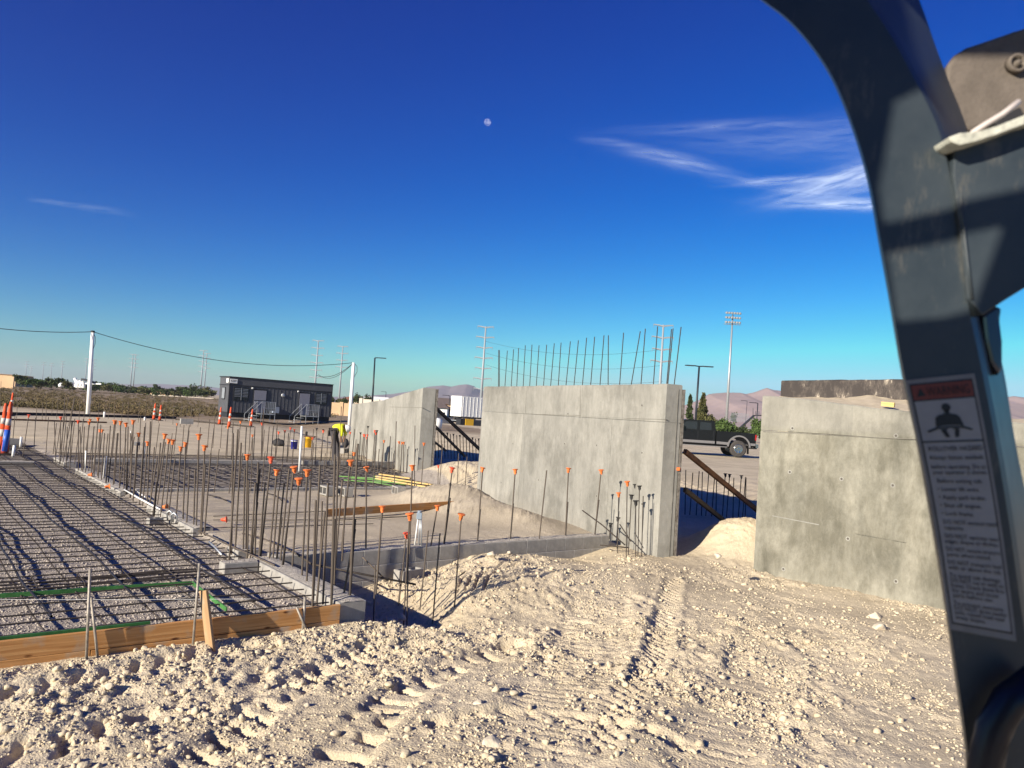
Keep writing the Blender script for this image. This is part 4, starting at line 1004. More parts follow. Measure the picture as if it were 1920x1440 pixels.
for k, (x, y) in enumerate(((257, 832), (272, 833))):
    b = G(x - 3, y + 28, -.1); t = A(x, y + 4, b.y); e = thing('junction_box_riser', ('left' if k == 0 else 'right') + ' grey box on a pipe riser in the far gravel', 'electrical box', b, 'box risers in the far gravel')
    mb = MB(); mb.tube([b, t], .02, 7); mb.build('riser', GREYP, e, True); mb = MB(); mb.box(t + Vector((0, 0, .06)), (.13, .12, .10)); mb.build('box', mat('grey_box', (.12, .12, .13), .6), e, bevel=.01)
b = G(782, 1023, 0.0); t = A(786, 972, b.y)
e = thing('conduit_stub', 'grey electrical box on white conduits rising from the long block wall', 'electrical box', b)
for dx in (-.035, 0.02, .06): mb = MB(); mb.tube([b + Vector((dx, .02, 0)), t + Vector((dx * .45, 0, 0))], .011, 7); mb.build('conduit', GREYP if dx > 0 else PVC, e, True)
mb = MB(); mb.box(t + Vector((0, 0, .035)), (.075, .055, .09)); mb.lathe([(.03, 0), (.03, .03), (.02, .035)], 10, t + Vector((0, 0, .075))); mb.build('box', mat('blue_grey_plastic', (.22, .27, .33), .5), e, bevel=.006)
for i, (pts, r, m_, lb) in enumerate([
    ([G(233, 918, .02), G(262, 935, .03), G(300, 955, .03)], .014, PVC, 'white pipe lying along the slab edge gap'),
    ([G(258, 922, .02), G(272, 932, .02)], .012, PVC, 'short white pipe piece right of the slab edge gap'),
    ([G(314, 975, -.05), G(313, 962, .08), G(318, 957, .12), G(324, 963, .08), G(324, 978, -.05)], .012, GREYP, 'looped grey conduit rising at the slab edge, left loop'),
    ([G(322, 980, -.05), G(321, 966, .08), G(327, 961, .12), G(332, 968, .08), G(331, 982, -.05)], .012, GREYP, 'looped grey conduit rising at the slab edge, right loop'),
    ([G(392, 1016, .0), G(402, 1025, .05), G(416, 1040, .03)], .012, GREYP, 'bent grey conduit beside the block notch'),
    ([G(372, 995, .02), G(420, 1018, .02), G(470, 1040, .03), G(515, 1060, .03)], .010, STEEL, 'straight rusty bar laid along the slab edge'),
    ([G(455, 1000, .0), G(490, 1008, .02), G(560, 1040, .02)], .010, STEEL, 'loose bar lying behind the corner dowels'),
    ([G(400, 968, -.02), G(640, 957, -.02), G(880, 951, -.02)], .007, STEEL2, 'long thin bar lying across the pad, nearer one'),
    ([G(400, 975, -.02), G(640, 975, -.02), G(770, 968, -.02)], .007, STEEL2, 'long thin bar lying across the pad under the beam'),
    ([G(400, 990, -.02), G(500, 988, -.02), G(700, 982, -.02)], .006, STEEL2, 'third thin bar lying on the pad nearest the block wall'),
    ([G(550, 1035, .0), G(585, 1058, -.02), G(780, 1096, -.2)], .012, STEEL2, 'dark bar sloping from the block corner into the pit'),
    ([G(680, 1045, -.05), G(722, 1086, -.3)], .010, STEEL, 'short rusty bar leaning on the long block wall'),
    ([A(1092, 957, 12.9), A(1130, 985, 12.6), A(1172, 1022, 12.3)], .010, STEEL2, 'bar leaning diagonally before the middle tall wall'),
    ([A(1162, 983, 12.9), A(1183, 1015, 12.7)], .009, STEEL2, 'short leaning bar among black-capped dowels'),
    ([G(1125, 1022, -.1), G(1180, 1027, -.1)], .010, STEEL2, 'bar poking from the long block wall end'),
    ([G(812, 1100, -.3), G(845, 1092, -.25), G(872, 1072, -.15)], .008, STEEL2, 'thin wire curving over the pit edge'),
    ([G(390, 928, .0), G(410, 932, .02), G(425, 939, .0)], .012, STEEL2, 'bent bar end beyond the middle block wall, left'),
    ([G(500, 925, .0), G(515, 928, .05), G(528, 938, .0)], .012, STEEL2, 'bent bar end beyond the middle block wall, right')]):
    pipe(pts, r, m_, 'loose_bar' if m_ in (STEEL, STEEL2) else 'conduit_pipe', lb, 'rebar' if m_ in (STEEL, STEEL2) else 'conduit')
# concrete block carried on four bars
g = G(350, 850, -.05); t = A(350, 790, g.y); o = share('loose_block', HB, t, (0, 0, .6), (1, .9, .9)); tag(o, 'dark block balanced on top of four upright bars', 'concrete block')
# braces
def brace(a, b, w, m, lb, name='wall_brace'):
    o = plank(name, a, b, w, w * 1.3, m); tag(o, lb, 'brace', 'diagonal braces behind the tall walls'); return o
RUST = mat('rusty_brace', (0.20, 0.105, 0.06), 0.85, color2=(0.09, 0.05, 0.035), vscale=5, bump=.003, bscale=60)
brace(A(1284, 846, 13.3), A(1424, 960, 15.3), .065, RUST, 'rusty diagonal brace in the gap beside the pickup')
brace(A(1284, 918, 13.2), A(1356, 975, 14.8), .06, STEEL2, 'dark lower brace in shade behind the middle wall')
brace(A(811, 759, 25.2), A(903, 846, 27.2), .075, STEEL2, 'longest dark brace behind the sloped wall')
brace(A(811, 794, 25.2), A(872, 856, 27), .06, STEEL2, 'middle dark brace behind the sloped wall')
brace(A(811, 826, 25.2), A(836, 845, 26.5), .05, STEEL2, 'short lower brace behind the sloped wall')
# far pad edge boards / trench strips
for i, (x0, y0, x1, y1, w_, lb) in enumerate(((-20, 776, 140, 779, .25, 'low dark form strip on the far left pad, left part'), (140, 779, 330, 784, .22, 'low dark form strip on the far left pad, middle part'), (10, 786, 200, 792, .08, 'thin rail below the far form strip'), (330, 786, 470, 800, .12, 'low form strip before the trailer'), (405, 839, 522, 863, .0, None))):
    if lb is None: continue
    a, b = G(x0, y0, .05), G(x1, y1, .05); o = plank('form_strip', a, b, 0.1, w_, STEEL2 if i != 2 else RUST); tag(o, lb, 'formwork')
# ------------------------------------------------------------------ cones
def cone_meshes(tall):
    if tall:
        prof = [(0.06, 0), (0.055, .25), (0.052, .25), (0.05, .45), (0.047, .45), (0.045, .62), (0.042, .62), (0.04, .78), (0.036, .78), (0.03, 1.05), (0.02, 1.10), (0.02, 1.14)]
    else:
        prof = [(0.15, 0), (0.10, .28), (0.095, .45), (0.065, .62), (0.05, .75), (0.035, .92), (0.02, .95)]
    return prof
WBAND = mat('reflective_white', (0.52, 0.46, 0.42), 0.5)
CONEO = mat('cone_orange', (0.62, 0.085, 0.025), 0.6, var=.2)
def cone(px, py, top, lb, tall=True, zz=None):
    g = G(px, py, 0.0); z = gz(g.x, g.y); g.z = z; H_ = A(px, top, g.y).z - z; k = H_ / (1.14 if tall else 0.95)
    e = thing('traffic_cone', lb, 'traffic cone', g, 'orange and white traffic cones')
    e.rotation_euler = (0, 0, 0)
    mb = MB(); mb.box(g + Vector((0, 0, .02)), (.36, .36, .04)); mb.build('base', BLACK, e, bevel=.006)
    prof = [(r * 1.6, z_ * k) for r, z_ in cone_meshes(tall)]
    mb = MB(); lean = Matrix.Rotation(R(2), 3, 'Y'); mb.lathe(prof, 12, g + Vector((0, 0, .04)), lean); mb.build('body', CONEO, e, True)
    for z0, z1 in ((.30, .48), (.62, .78)):
        r0 = 1.6 * (np.interp(z0, [a[1] for a in cone_meshes(tall)], [a[0] for a in cone_meshes(tall)])) + .006; r1 = 1.6 * (np.interp(z1, [a[1] for a in cone_meshes(tall)], [a[0] for a in cone_meshes(tall)])) + .006
        mb = MB(); mb.lathe([(r0, z0 * k), (r1, z1 * k)], 12, g + Vector((0, 0, .04)), lean); mb.build('band', WBAND, e, True)
for a in [(1, 835, 758, 'tall cone at the left frame edge, left of its neighbour'), (9, 845, 755, 'nearest tall cone beside the blue sleeve at far left'), (19, 780, 737, 'tall cone farther back at the left edge before the scrub'),
          (288, 787, 757, 'left cone of the pair standing before the scrub field'), (299, 789, 760, 'right cone of the pair standing before the scrub field'), (411, 796, 764, 'leftmost of three cones before the grey office trailer'), (429, 801, 764, 'middle one of three cones before the grey office trailer'), (470, 800, 768, 'cone at the foot of the left trailer steps')]:
    cone(*a)
o = vpipe(14, 806, 8, 846, .07, BLUE, 'blue_sleeve', 'blue plastic sleeve standing beside the nearest cone at far left', 0.0, 'pipe')

# ------------------------------------------------------------------ office trailer
TRM = mat('charcoal_siding', (0.085, 0.088, 0.098), 0.6, var=0.06, vscale=2)
TRT = mat('black_trim', (0.025, 0.026, 0.03), 0.5)
GLASS = mat('dark_window_glass', (0.02, 0.024, 0.03), 0.15, spec=0.35)
DOORM = mat('grey_door', (0.22, 0.22, 0.26), 0.5, var=.05)
tc0 = G(425, 787, 0.0); TX, TY = UH, VH
def TP(x, y, z): return Vector((tc0.x, tc0.y, 0)) + TX * x + TY * y + Vector((0, 0, z))
TM = Matrix((TX, TY, Vector((0, 0, 1)))).transposed()
LT, WT, Z0, Z1 = 8.9, 2.3, 0.62, 3.42
ot = thing('office_trailer', 'long charcoal grey site office trailer with two doors and steps', 'trailer', TP(LT / 2, WT / 2, 0))
def tb_(name, x, y, z, sx, sy, sz, m, parent, bev=0): mb = MB(); mb.box(TP(x, y, z), (sx, sy, sz), TM); return mb.build(name, m, parent, bevel=bev)
tb_('body', LT / 2, WT / 2, (Z0 + Z1) / 2, LT, WT, Z1 - Z0, TRM, ot)
k = 0
for i in range(28):                                      # vertical siding battens
    x = 0.2 + i * (LT - .4) / 27; tb_('siding_rib', x, -0.008, (Z0 + 2.78) / 2, 0.03, 0.016, 2.78 - Z0, TRM, ot)
for i in range(7): tb_('siding_rib', -0.008, 0.15 + i * .33, (Z0 + 2.78) / 2, 0.016, 0.03, 2.78 - Z0, TRM, ot)
tb_('roof_edge', LT / 2, WT / 2, Z1 + .03, LT + .12, WT + .12, .07, TRT, ot)
tb_('trim_band', LT / 2, -0.02, 2.80, LT + .04, .04, .06, TRT, ot); tb_('trim_band', -0.02, WT / 2, 2.80, .04, WT, .06, TRT, ot)
tb_('corner_trim', 0.03, -.02, (Z0 + Z1) / 2, .09, .05, Z1 - Z0, TRT, ot); tb_('corner_trim', LT - .03, -.02, (Z0 + Z1) / 2, .09, .05, Z1 - Z0, TRT, ot)
tb_('skirt', LT / 2, WT / 2, .42, LT - .1, WT - .3, .42, TRT, ot)
def zf(f): return Z1 - f * (Z1 - Z0)
def window(x0, x1, f0, f1, split=True, side=False):
    if not side:
        w = tb_('window', (x0 + x1) / 2, -.03, (zf(f0) + zf(f1)) / 2, x1 - x0, .06, zf(f0) - zf(f1), TRT, ot)
        n_ = 2 if split else 1
        for k_ in range(n_):
            a_ = x0 + .06 + k_ * (x1 - x0 - .06) / n_; b_ = x0 + (k_ + 1) * (x1 - x0 - .06) / n_
            tb_('pane', (a_ + b_) / 2, -.064, (zf(f0) + zf(f1)) / 2, b_ - a_, .012, zf(f0) - zf(f1) - .12, GLASS, w)
            for q_ in range(6): tb_('blind_slat', (a_ + b_) / 2, -.073, zf(f0) - .14 - q_ * .12, b_ - a_ - .06, .006, .045, mat('blind', (.20, .21, .24), .5), w)
        tb_('mullion', (x0 + x1) / 2, -.08, (zf(f0) + zf(f1)) / 2, .035, .02, zf(f0) - zf(f1) - .1, GREYP, w)
    else:
        w = tb_('window', -.03, (x0 + x1) / 2, (zf(f0) + zf(f1)) / 2, .06, x1 - x0, zf(f0) - zf(f1), TRT, ot)
        tb_('pane', -.064, (x0 + x1) / 2, (zf(f0) + zf(f1)) / 2, .012, x1 - x0 - .12, zf(f0) - zf(f1) - .12, GREYP, w)
window(.35, 1.62, .27, .66); window(7.35, 8.45, .27, .62); window(.75, 1.5, .29, .64, side=True)
for x0, x1, bar in ((2.05, 3.05, 1), (5.95, 6.85, 0)):
    d = tb_('door', (x0 + x1) / 2, -.03, (zf(.30) + Z0 + .05) / 2, x1 - x0 + .14, .05, zf(.30) - Z0 + .05, TRT, ot)
    tb_('door_leaf', (x0 + x1) / 2, -.062, (zf(.32) + Z0 + .08) / 2, x1 - x0, .02, zf(.32) - Z0 - .1, DOORM, d)
    if bar: tb_('cross_rail', (x0 + x1) / 2, -.08, zf(.62), x1 - x0, .02, .05, TRT, d)
    tb_('handle', x1 - .12 if not bar else x0 + .1, -.09, zf(.62) - .15, .04, .05, .14, GREYP, d)
for x in (1.86, 5.78): tb_('wall_lamp', x, -.06, zf(.27), .10, .10, .12, WHITE, ot)
mb = MB(); mb.lathe([(.17, 0), (.17, .06), (.12, .1)], 12, TP(4.5, -.0, zf(.42)), TM @ Matrix.Rotation(R(90), 3, 'X')); mb.build('round_meter', GREYP, ot, True)
tb_('air_unit', 3.85, -.25, 1.0, .5, .35, .5, mat('blue_grey_unit', (.22, .26, .34), .5), ot)
sg = tb_('sign', .30, -.05, 3.12, .60, .03, .34, WHITE, ot, .0); tb_('sign', -.05, .35, 3.14, .03, .5, .34, WHITE, ot)
def text_mesh(s, size, m, name='lettering', extrude=0.0, align='CENTER'):
    cu = bpy.data.curves.new('t', 'FONT'); cu.body = s; cu.size = size; cu.extrude = extrude; cu.align_x = align; cu.align_y = 'CENTER'; cu.resolution_u = 2
    ob = bpy.data.objects.new('t', cu); COL.objects.link(ob)
    dg = bpy.context.evaluated_depsgraph_get(); me = bpy.data.meshes.new_from_object(ob.evaluated_get(dg)); bpy.data.objects.remove(ob); bpy.data.curves.remove(cu)
    me.name = name; me.materials.clear(); me.materials.append(m); return me
tme = text_mesh('KBP', .27, TRT); M4 = Matrix((TX, Vector((0, 0, 1)), -TY)).transposed()
o = share('lettering', tme, TP(.30, -.075, 3.12), M4.to_euler(), None, sg)
def steps_(x0, lb):
    e = thing('trailer_steps', lb, 'steps', TP(x0, -1, 0), 'metal steps at the trailer doors')
    tb_('landing', x0 + .55, -.62, Z0, 1.2, 1.1, .05, GREYP, e)
    for k_ in range(3): tb_('step', x0 - .30 - .28 * k_, -.62, Z0 - .17 * (k_ + 1), .26, 1.0, .04, GREYP, e)
    for xx in (x0, x0 + 1.12):
        for yy in (-.12, -1.14): tb_('post', xx, yy, (Z0 + 1.0) / 2, .04, .04, Z0 + 1.0, GREYP, e)
    for zz in (.5, 1.0): tb_('rail', x0 + .56, -1.14, Z0 + zz, 1.12, .035, .035, GREYP, e)
    for k_ in range(7): tb_('baluster', x0 + .12 + .14 * k_, -1.14, Z0 + .5, .018, .018, 1.0, GREYP, e)
    tb_('side_panel', x0 + .8, -1.10, Z0 + .62, .62, .02, .65, mat('mesh_panel', (.25, .25, .24), .6), e)
    mb = MB(); mb.tube([TP(x0, -1.14, Z0 + 1.0), TP(x0 - 1.0, -1.14, .55), TP(x0 - 1.0, -1.14, 0)], .022, 6); mb.tube([TP(x0, -.12, Z0 + 1.0), TP(x0 - 1.0, -.12, .55), TP(x0 - 1.0, -.12, 0)], .022, 6); mb.build('handrail', GREYP, e)
steps_(2.35, 'metal steps with rails at the left trailer door'); steps_(6.15, 'metal steps with rails at the right trailer door')

# ------------------------------------------------------------------ poles, wires, lamps, towers
def pole(bx, by, tx, ty, r0, r1, m, name, lb, cat, z=None, group=None):
    g = G(bx, by, 0.0); zz = gz(g.x, g.y) if z is None else z; g.z = zz; t = A(tx, ty, g.y)
    e = thing(name, lb, cat, g, group); mb = MB(); mb.tube([g - Vector((0, 0, .3)), t], r0, 12, r2=r1); mb.build('pole', m, e, True); return e, g, t
e, g1, t1 = pole(165, 780, 174, 622, .14, .11, WHITE, 'temporary_power_pole', 'white temporary power pole standing alone at the left', 'pole', group='white wooden poles carrying the site wire')
mb = MB(); mb.tube([t1 + Vector((.0, 0, -.02)), t1 + Vector((.2, 0, -.35)), t1 + Vector((.22, 0, -.8)), t1 + Vector((.1, 0, -1.2))], .018, 5); mb.build('drip_loop', CAPK, e); mb = MB(); mb.lathe([(.13, -.05), (.13, .06), (.05, .08)], 10, t1); mb.build('pole_cap', CAPK, e)
e, g2, t2 = pole(655, 802, 663, 680, .16, .12, WHITE, 'temporary_power_pole', 'white temporary power pole left of the sloped concrete wall', 'pole', group='white wooden poles carrying the site wire')
mb = MB(); mb.tube([t2, t2 + Vector((.3, 0, -.3)), t2 + Vector((.33, 0, -.7)), t2 + Vector((.15, 0, -1.1))], .022, 5); mb.build('drip_loop', CAPK, e)
def wire(a, b, sag, lb, r=.022):
    pts = [a.lerp(b, i / 20) - Vector((0, 0, sag * 4 * (i / 20) * (1 - i / 20))) for i in range(21)]
    mb = MB(); mb.tube(pts, r, 5); o = mb.build('overhead_wire', CAPK, None); tag(o, lb, 'wire', 'overhead wires'); return o
wire(A(-160, 590, 44), t1, .35, 'black overhead wire running from the left edge to the first white pole')
wire(t1, t2, 1.0, 'black overhead wire sagging between the two white poles')
wire(t2, TP(7.5, .3, 3.9) + Vector((0, 0, .25)), .5, 'black wire dropping from the second white pole to the trailer')
wire(t2, A(597, 702, 90), .8, 'thin upper wire from the second white pole towards the left')
def lamp_post(bx, by, tx, ty, Y, arms, lb, r=.10):
    g = Vector((A(bx, by, Y).x, Y, 0.2)); t = A(tx, ty, Y); e = thing('parking_lamp', lb, 'street lamp', g); mb = MB(); mb.tube([g, t], r, 8, r2=r * .7); mb.build('post', DARKP, e, True)
    for dx in arms:
        mb = MB(); mb.tube([t, t + Vector((dx * .45, 0, .04))], .06, 6); mb.build('arm', DARKP, e)
        mb = MB(); mb.box(t + Vector((dx * .95, 0, .03)), (.95, .38, .10)); mb.build('lamp_head', DARKP, e, bevel=.03)
lamp_post(698, 762, 703, 671, 100, [1], 'dark single arm car park lamp behind the sloped wall', .13)
lamp_post(1303, 800, 1311, 687, 80, [1, -1], 'dark twin arm car park lamp above the pickup', .13)
lamp_post(1396, 815, 1401, 752, 180, [-1], 'small far street lamp before the bleachers', .07)
lamp_post(1417, 810, 1421, 756, 130, [-1], 'pale street lamp beside the right concrete wall', .11)
lamp_post(842, 772, 843, 742, 160, [-1], 'small street lamp left of the white semi trailer', .07)
lamp_post(722, 757, 724, 735, 230, [-1], 'tiny far street lamp above the sloped wall', .10)
# stadium light
Ys = 160; g = Vector((A(1361, 805, Ys).x, Ys, .3)); t = A(1374, 590, Ys)
e = thing('stadium_light', 'tall stadium floodlight mast with a rack of lamps', 'floodlight', g)
mb = MB(); mb.tube([g, t], .32, 10, r2=.14); mb.build('mast', GREYP, e, True)
for r_ in range(3):
    zc = t.z + .35 - r_ * .95; mb = MB(); mb.box((t.x, t.y - .15, zc), (3.3, .10, .10)); mb.build('crossarm', GREYP, e)
    for c_ in range(6):
        x = t.x - 1.35 + c_ * .54; M = Matrix.Rotation(R(60), 3, 'X'); mb = MB(); mb.lathe([(.10, .3), (.24, .12), (.27, -.05)], 10, (x, t.y - .45, zc - .1), M); mb.build('floodlamp', GREYP, e)
mb = MB(); mb.box((t.x, t.y, t.z - 2.0), (3.4, .5, .08)); mb.build('platform', GREYP, e)
# transmission towers
TOW = mat('weathered_grey_steel', (0.30, 0.33, 0.36), 0.6, 0.2, var=.1)
def tower(tx, ty, hm, narm, lb, two=False, bend=0.0, aw=1.0):
    # distance from the angle above the horizon
    px = tx; up = horizon(px) - ty; Y = (hm - EYE) * F / up * 0.999
    t = A(tx, ty, Y); bx = t.x; e = thing('transmission_pole', lb, 'power pole', (bx, Y, 0), 'steel transmission poles along the skyline')
    r0 = max(.55, .7 * hm / 40)
    mb = MB(); mb.tube([(bx, Y, -1), (bx, Y, t.z)], r0, 8, r2=.32); mb.build('shaft', TOW, e, True)
    for k_ in range(narm):
        z = t.z - .3 - k_ * hm * .115; L_ = (3.6 + (k_ % 2) * .4) * aw
        mb = MB()
        for s_ in ((-1, 1) if not two else (1,)):
            mb.tube([(bx, Y, z - .25), (bx + s_ * L_ * .5, Y, z + .1), (bx + s_ * L_, Y, z + .25)], .36, 5, r2=.24)
            mb.tube([(bx + s_ * L_, Y, z + .2), (bx + s_ * L_, Y, z - .9)], .08, 4)
        mb.build('arm', TOW, e)
    return e
for a in [(911, 612, 40, 7, 'transmission pole rising behind the left end of the middle wall'), (1244, 609, 38, 4, 'nearest transmission pole seen through the wall top rebar'), (643, 649, 40, 4, 'transmission pole right of the grey trailer'), (597, 638, 40, 7, 'transmission pole above the grey trailer roof'),
          (382, 657, 40, 5, 'left one of the pair of transmission poles beside the trailer'), (388, 662, 39, 4, 'right one of the pair of transmission poles beside the trailer'), (249.5, 664, 40, 4, 'left one of the pair of transmission poles right of the white pole'), (254.5, 665, 40, 4, 'right one of the pair of transmission poles right of the white pole'),
          (163.5, 672, 38, 2, 'far transmission pole just left of the white pole'), (176, 674, 38, 4, 'far transmission pole just right of the white pole'), (50.5, 678, 36, 3, 'far transmission pole leftmost on the skyline'), (59, 687, 33, 3, 'shortest far transmission pole above the left bushes'),
          (82.5, 679, 36, 2, 'third far transmission pole from the left'), (97.5, 681, 35, 2, 'fourth far transmission pole from the left'), (118, 677, 37, 3, 'fifth far transmission pole from the left')]:
    tower(*a)
def far_wire(a, b, sag, lb): wire(a, b, sag, lb, .05)
for k_ in range(3):
    far_wire(A(911, 640 + k_ * 22, 375), A(1243, 655 + k_ * 30, 318), 4, '%s thin transmission line between the two large poles' % WORDS[k_])

# ------------------------------------------------------------------ pickup truck
PKB = mat('black_car_paint', (0.006, 0.006, 0.007), 0.35, spec=0.35, coat=0.15)
PKS = mat('dull_silver_trim', (0.22, 0.21, 0.21), 0.4, 0.3)
CHR = mat('chrome', (0.42, 0.42, 0.43), 0.25, 1.0)
TYR = mat('dusty_tyre', (0.055, 0.05, 0.048), 0.9, var=.2, vscale=6)
Yk = 43.2; pk0 = A(1421, 860, Yk); zg = A(1385, 857.5, Yk).z
PX_, PY_ = Vector((-1, -0.02, 0)).normalized(), Vector((-0.02, 1, 0)).normalized()
def KP(x, y, z): return Vector((pk0.x, Yk, zg)) + PX_ * x + PY_ * y + Vector((0, 0, z))
pk = thing('pickup_truck', 'black crew cab pickup truck with chrome wheels parked behind the walls', 'truck', KP(3, 1, 0))
def kprism(name, pts, y0, y1, m, parent=pk, bev=0):
    mb = MB(); mb.prism([KP(x, y0, z) for x, z in pts], PY_ * (y1 - y0)); return mb.build(name, m, parent, bevel=bev)
def arch(cx, r_, x0, x1, n=9): return [(cx + r_ * math.cos(math.pi * (1 - i / (n - 1))), 0.46 + r_ * math.sin(math.pi * (1 - i / (n - 1)))) for i in range(n)]
bed = [(0.16, .74), (0.14, 1.34), (2.34, 1.36), (2.34, .60)] + list(reversed(arch(1.09, .56, 0, 0)))[:]
bed = [(0.16, .74), (0.14, 1.34), (2.34, 1.36), (2.34, .60), (1.65, .60)] + [(1.09 + .56 * math.cos(t_), .56 + .56 * math.sin(t_)) for t_ in [i * math.pi / 10 for i in range(1, 10)]] + [(.53, .60)]
kprism('bed', bed, 0, .07, PKB); kprism('bed', bed, 1.88, 1.95, PKB)
kprism('tailgate', [(.14, .74), (.14, 1.34), (.20, 1.34), (.20, .74)], .072, 1.878, PKB); kprism('bed_floor', [(.2, .72), (.2, .78), (2.3, .78), (2.3, .72)], .072, 1.878, PKB)
kprism('bed_front', [(2.26, .78), (2.26, 1.34), (2.33, 1.34), (2.33, .78)], .072, 1.878, PKB)
cabp = [(2.40, .62), (2.38, 1.36), (2.46, 1.84), (2.56, 1.90), (4.05, 1.90), (4.15, 1.86), (4.72, 1.40), (6.05, 1.30), (6.18, 1.1), (6.18, .62), (5.85, .60)] + [(5.27 + .56 * math.cos(t_), .56 + .56 * math.sin(t_)) for t_ in [i * math.pi / 10 for i in range(1, 10)]] + [(4.70, .58)]
kprism('cab', cabp, 0.0, 1.95, PKB)
for pts in ([(2.62, 1.38), (2.66, 1.78), (3.26, 1.80), (3.28, 1.38)], [(3.42, 1.38), (3.42, 1.80), (4.02, 1.79), (4.40, 1.40)]):
    kprism('side_window', pts, -.012, .01, GLASS)
for xx in (3.35, 2.50, 4.62): kprism('door_gap', [(xx, .66), (xx, 1.36), (xx + .015, 1.36), (xx + .015, .66)], -.006, .01, TRT)
for xx in (2.75, 3.6): kprism('door_handle', [(xx, 1.22), (xx, 1.26), (xx + .16, 1.26), (xx + .16, 1.22)], -.03, .01, PKB)
kprism('lower_trim', [(2.42, .66), (2.42, .80), (4.68, .80), (4.68, .66)], -.02, .01, PKS); kprism('lower_trim', [(1.70, .64), (1.66, .78), (2.32, .80), (2.32, .66)], -.02, .01, PKS); kprism('lower_trim', [(.18, .68), (.18, .80), (.50, .80), (.54, .66)], -.02, .01, PKS)
fl_ = [(1.09 + .64 * math.cos(t_), .56 + .64 * math.sin(t_)) for t_ in [i * math.pi / 12 for i in range(0, 13)]]; fl2 = [(1.09 + .56 * math.cos(t_), .56 + .56 * math.sin(t_)) for t_ in [i * math.pi / 12 for i in range(12, -1, -1)]]
kprism('fender_flare', fl_ + fl2, -.06, .02, PKS); kprism('fender_flare', [(x + 4.18, z) for x, z in fl_ + fl2], -.06, .02, PKS)
kprism('running_board', [(1.75, .50), (1.75, .54), (4.6, .54), (4.6, .50)], -.12, .03, PKS)
kprism('bumper', [(0.0, .56), (0.0, .76), (.15, .76), (.15, .56)], .02, 1.93, CHR); kprism('hitch', [(-.22, .48), (-.22, .54), (.3, .54), (.3, .48)], .9, 1.0, TRT)
kprism('frame_rail', [(.2, .50), (.2, .64), (5.8, .64), (5.8, .50)], .5, 1.45, TRT); kprism('tail_light', [(.135, .98), (.135, 1.28), (.21, 1.28), (.21, .98)], -.008, .08, mat('red_lens', (.35, .02, .02), .2))
kprism('mirror', [(4.28, 1.40), (4.26, 1.62), (4.40, 1.62), (4.42, 1.40)], -.26, -.04, PKB)
kprism('mud_flap', [(.50, .2), (.50, .62), (.52, .62), (.52, .2)], .05, .35, BLACK)
for x in (1.09, 5.27):
    for y, f_ in ((.13, 1), (1.80, 0)):
        M = Matrix.Rotation(R(90), 3, 'X'); mb = MB(); mb.lathe([(.24, -.13), (.40, -.13), (.455, -.09), (.455, .09), (.40, .13), (.24, .13)], 28, KP(x, y, .455), M); w = mb.build('wheel', TYR, pk)
        mb = MB(); mb.lathe([(.25, .10), (.25, .136), (.22, .138), (.20, .132)], 20, KP(x, y, .455), M); mb.build('rim', CHR, w, True)
        mb = MB(); mb.lathe([(.07, .10), (.06, .16), (.02, .165)], 10, KP(x, y, .455), M)
        for s_ in range(8):
            a_ = s_ * math.pi / 4; c_ = KP(x, y - .14, .455) + Vector((math.cos(a_) * .13, 0, math.sin(a_) * .13)); mb.box(c_, (.17, .03, .045), Matrix.Rotation(-a_, 3, 'Y'))
        mb.build('hub_spokes', CHR, w)

# ------------------------------------------------------------------ semi trailer, generator, houses, walls, bleachers
def obox(name, P, X_, Y_, x0, x1, y0, y1, z0, z1, m, parent):
    M = Matrix((X_, Y_, Vector((0, 0, 1)))).transposed(); mb = MB(); c = P + X_ * ((x0 + x1) / 2) + Y_ * ((y0 + y1) / 2) + Vector((0, 0, (z0 + z1) / 2 - P.z))
    mb.box(c, (abs(x1 - x0), abs(y1 - y0), abs(z1 - z0)), M); return mb.build(name, m, parent)
sp = Vector((A(864, 780, 104).x, 104, 0.2)); st = thing('semi_trailer', 'white box semi trailer parked between the tall walls', 'trailer', sp)
obox('box', sp, UH, VH, 0, 14, 0, 2.5, 1.15, 3.85, WHITE, st)
for i in range(24): obox('side_rib', sp, UH, VH, .25 + i * .57, .29 + i * .57, -.03, 0, 1.2, 3.8, WHITE, st)
obox('rear_door', sp, UH, VH, -.04, 0, .06, 1.23, 1.2, 3.8, WHITE, st); obox('rear_door', sp, UH, VH, -.04, 0, 1.27, 2.44, 1.2, 3.8, WHITE, st)
for yy in (.5, .9, 1.6, 2.0): obox('lock_rod', sp, UH, VH, -.08, -.041, yy - .02, yy + .02, 1.2, 3.75, GREYP, st)
obox('underride_guard', sp, UH, VH, -.05, .05, .3, 2.2, .55, .65, GREYP, st); obox('chassis', sp, UH, VH, .1, 13.5, .7, 1.8, .95, 1.14, TRT, st)
for xx in (.8, 2.0, 12.2):
    for yy in (.2, 2.1):
        M = Matrix((UH, VH, Vector((0, 0, 1)))).transposed() @ Matrix.Rotation(R(90), 3, 'X'); mb = MB(); mb.lathe([(.3, -.2), (.5, -.2), (.5, .2), (.3, .2)], 18, sp + UH * xx + VH * yy + Vector((0, 0, .5)), M); mb.build('wheel', TYR, st)
gp_ = Vector((A(863, 800, 88).x, 88, 0.3)); ge = thing('generator_set', 'yellow and black generator standing before the white semi trailer', 'generator', gp_)
z0_ = A(870, 803, 88).z
obox('engine_box', gp_, UH, VH, 0, .62, 0, .9, z0_, z0_ + 1.05, TRT, ge); obox('tank', gp_, UH, VH, .64, 1.75, -.05, .95, z0_, z0_ + 1.05, YEL, ge); obox('control_box', gp_, UH, VH, 1.77, 3.2, 0, .9, z0_, z0_ + 1.0, mat('grey_panel', (.14, .14, .15), .6), ge)
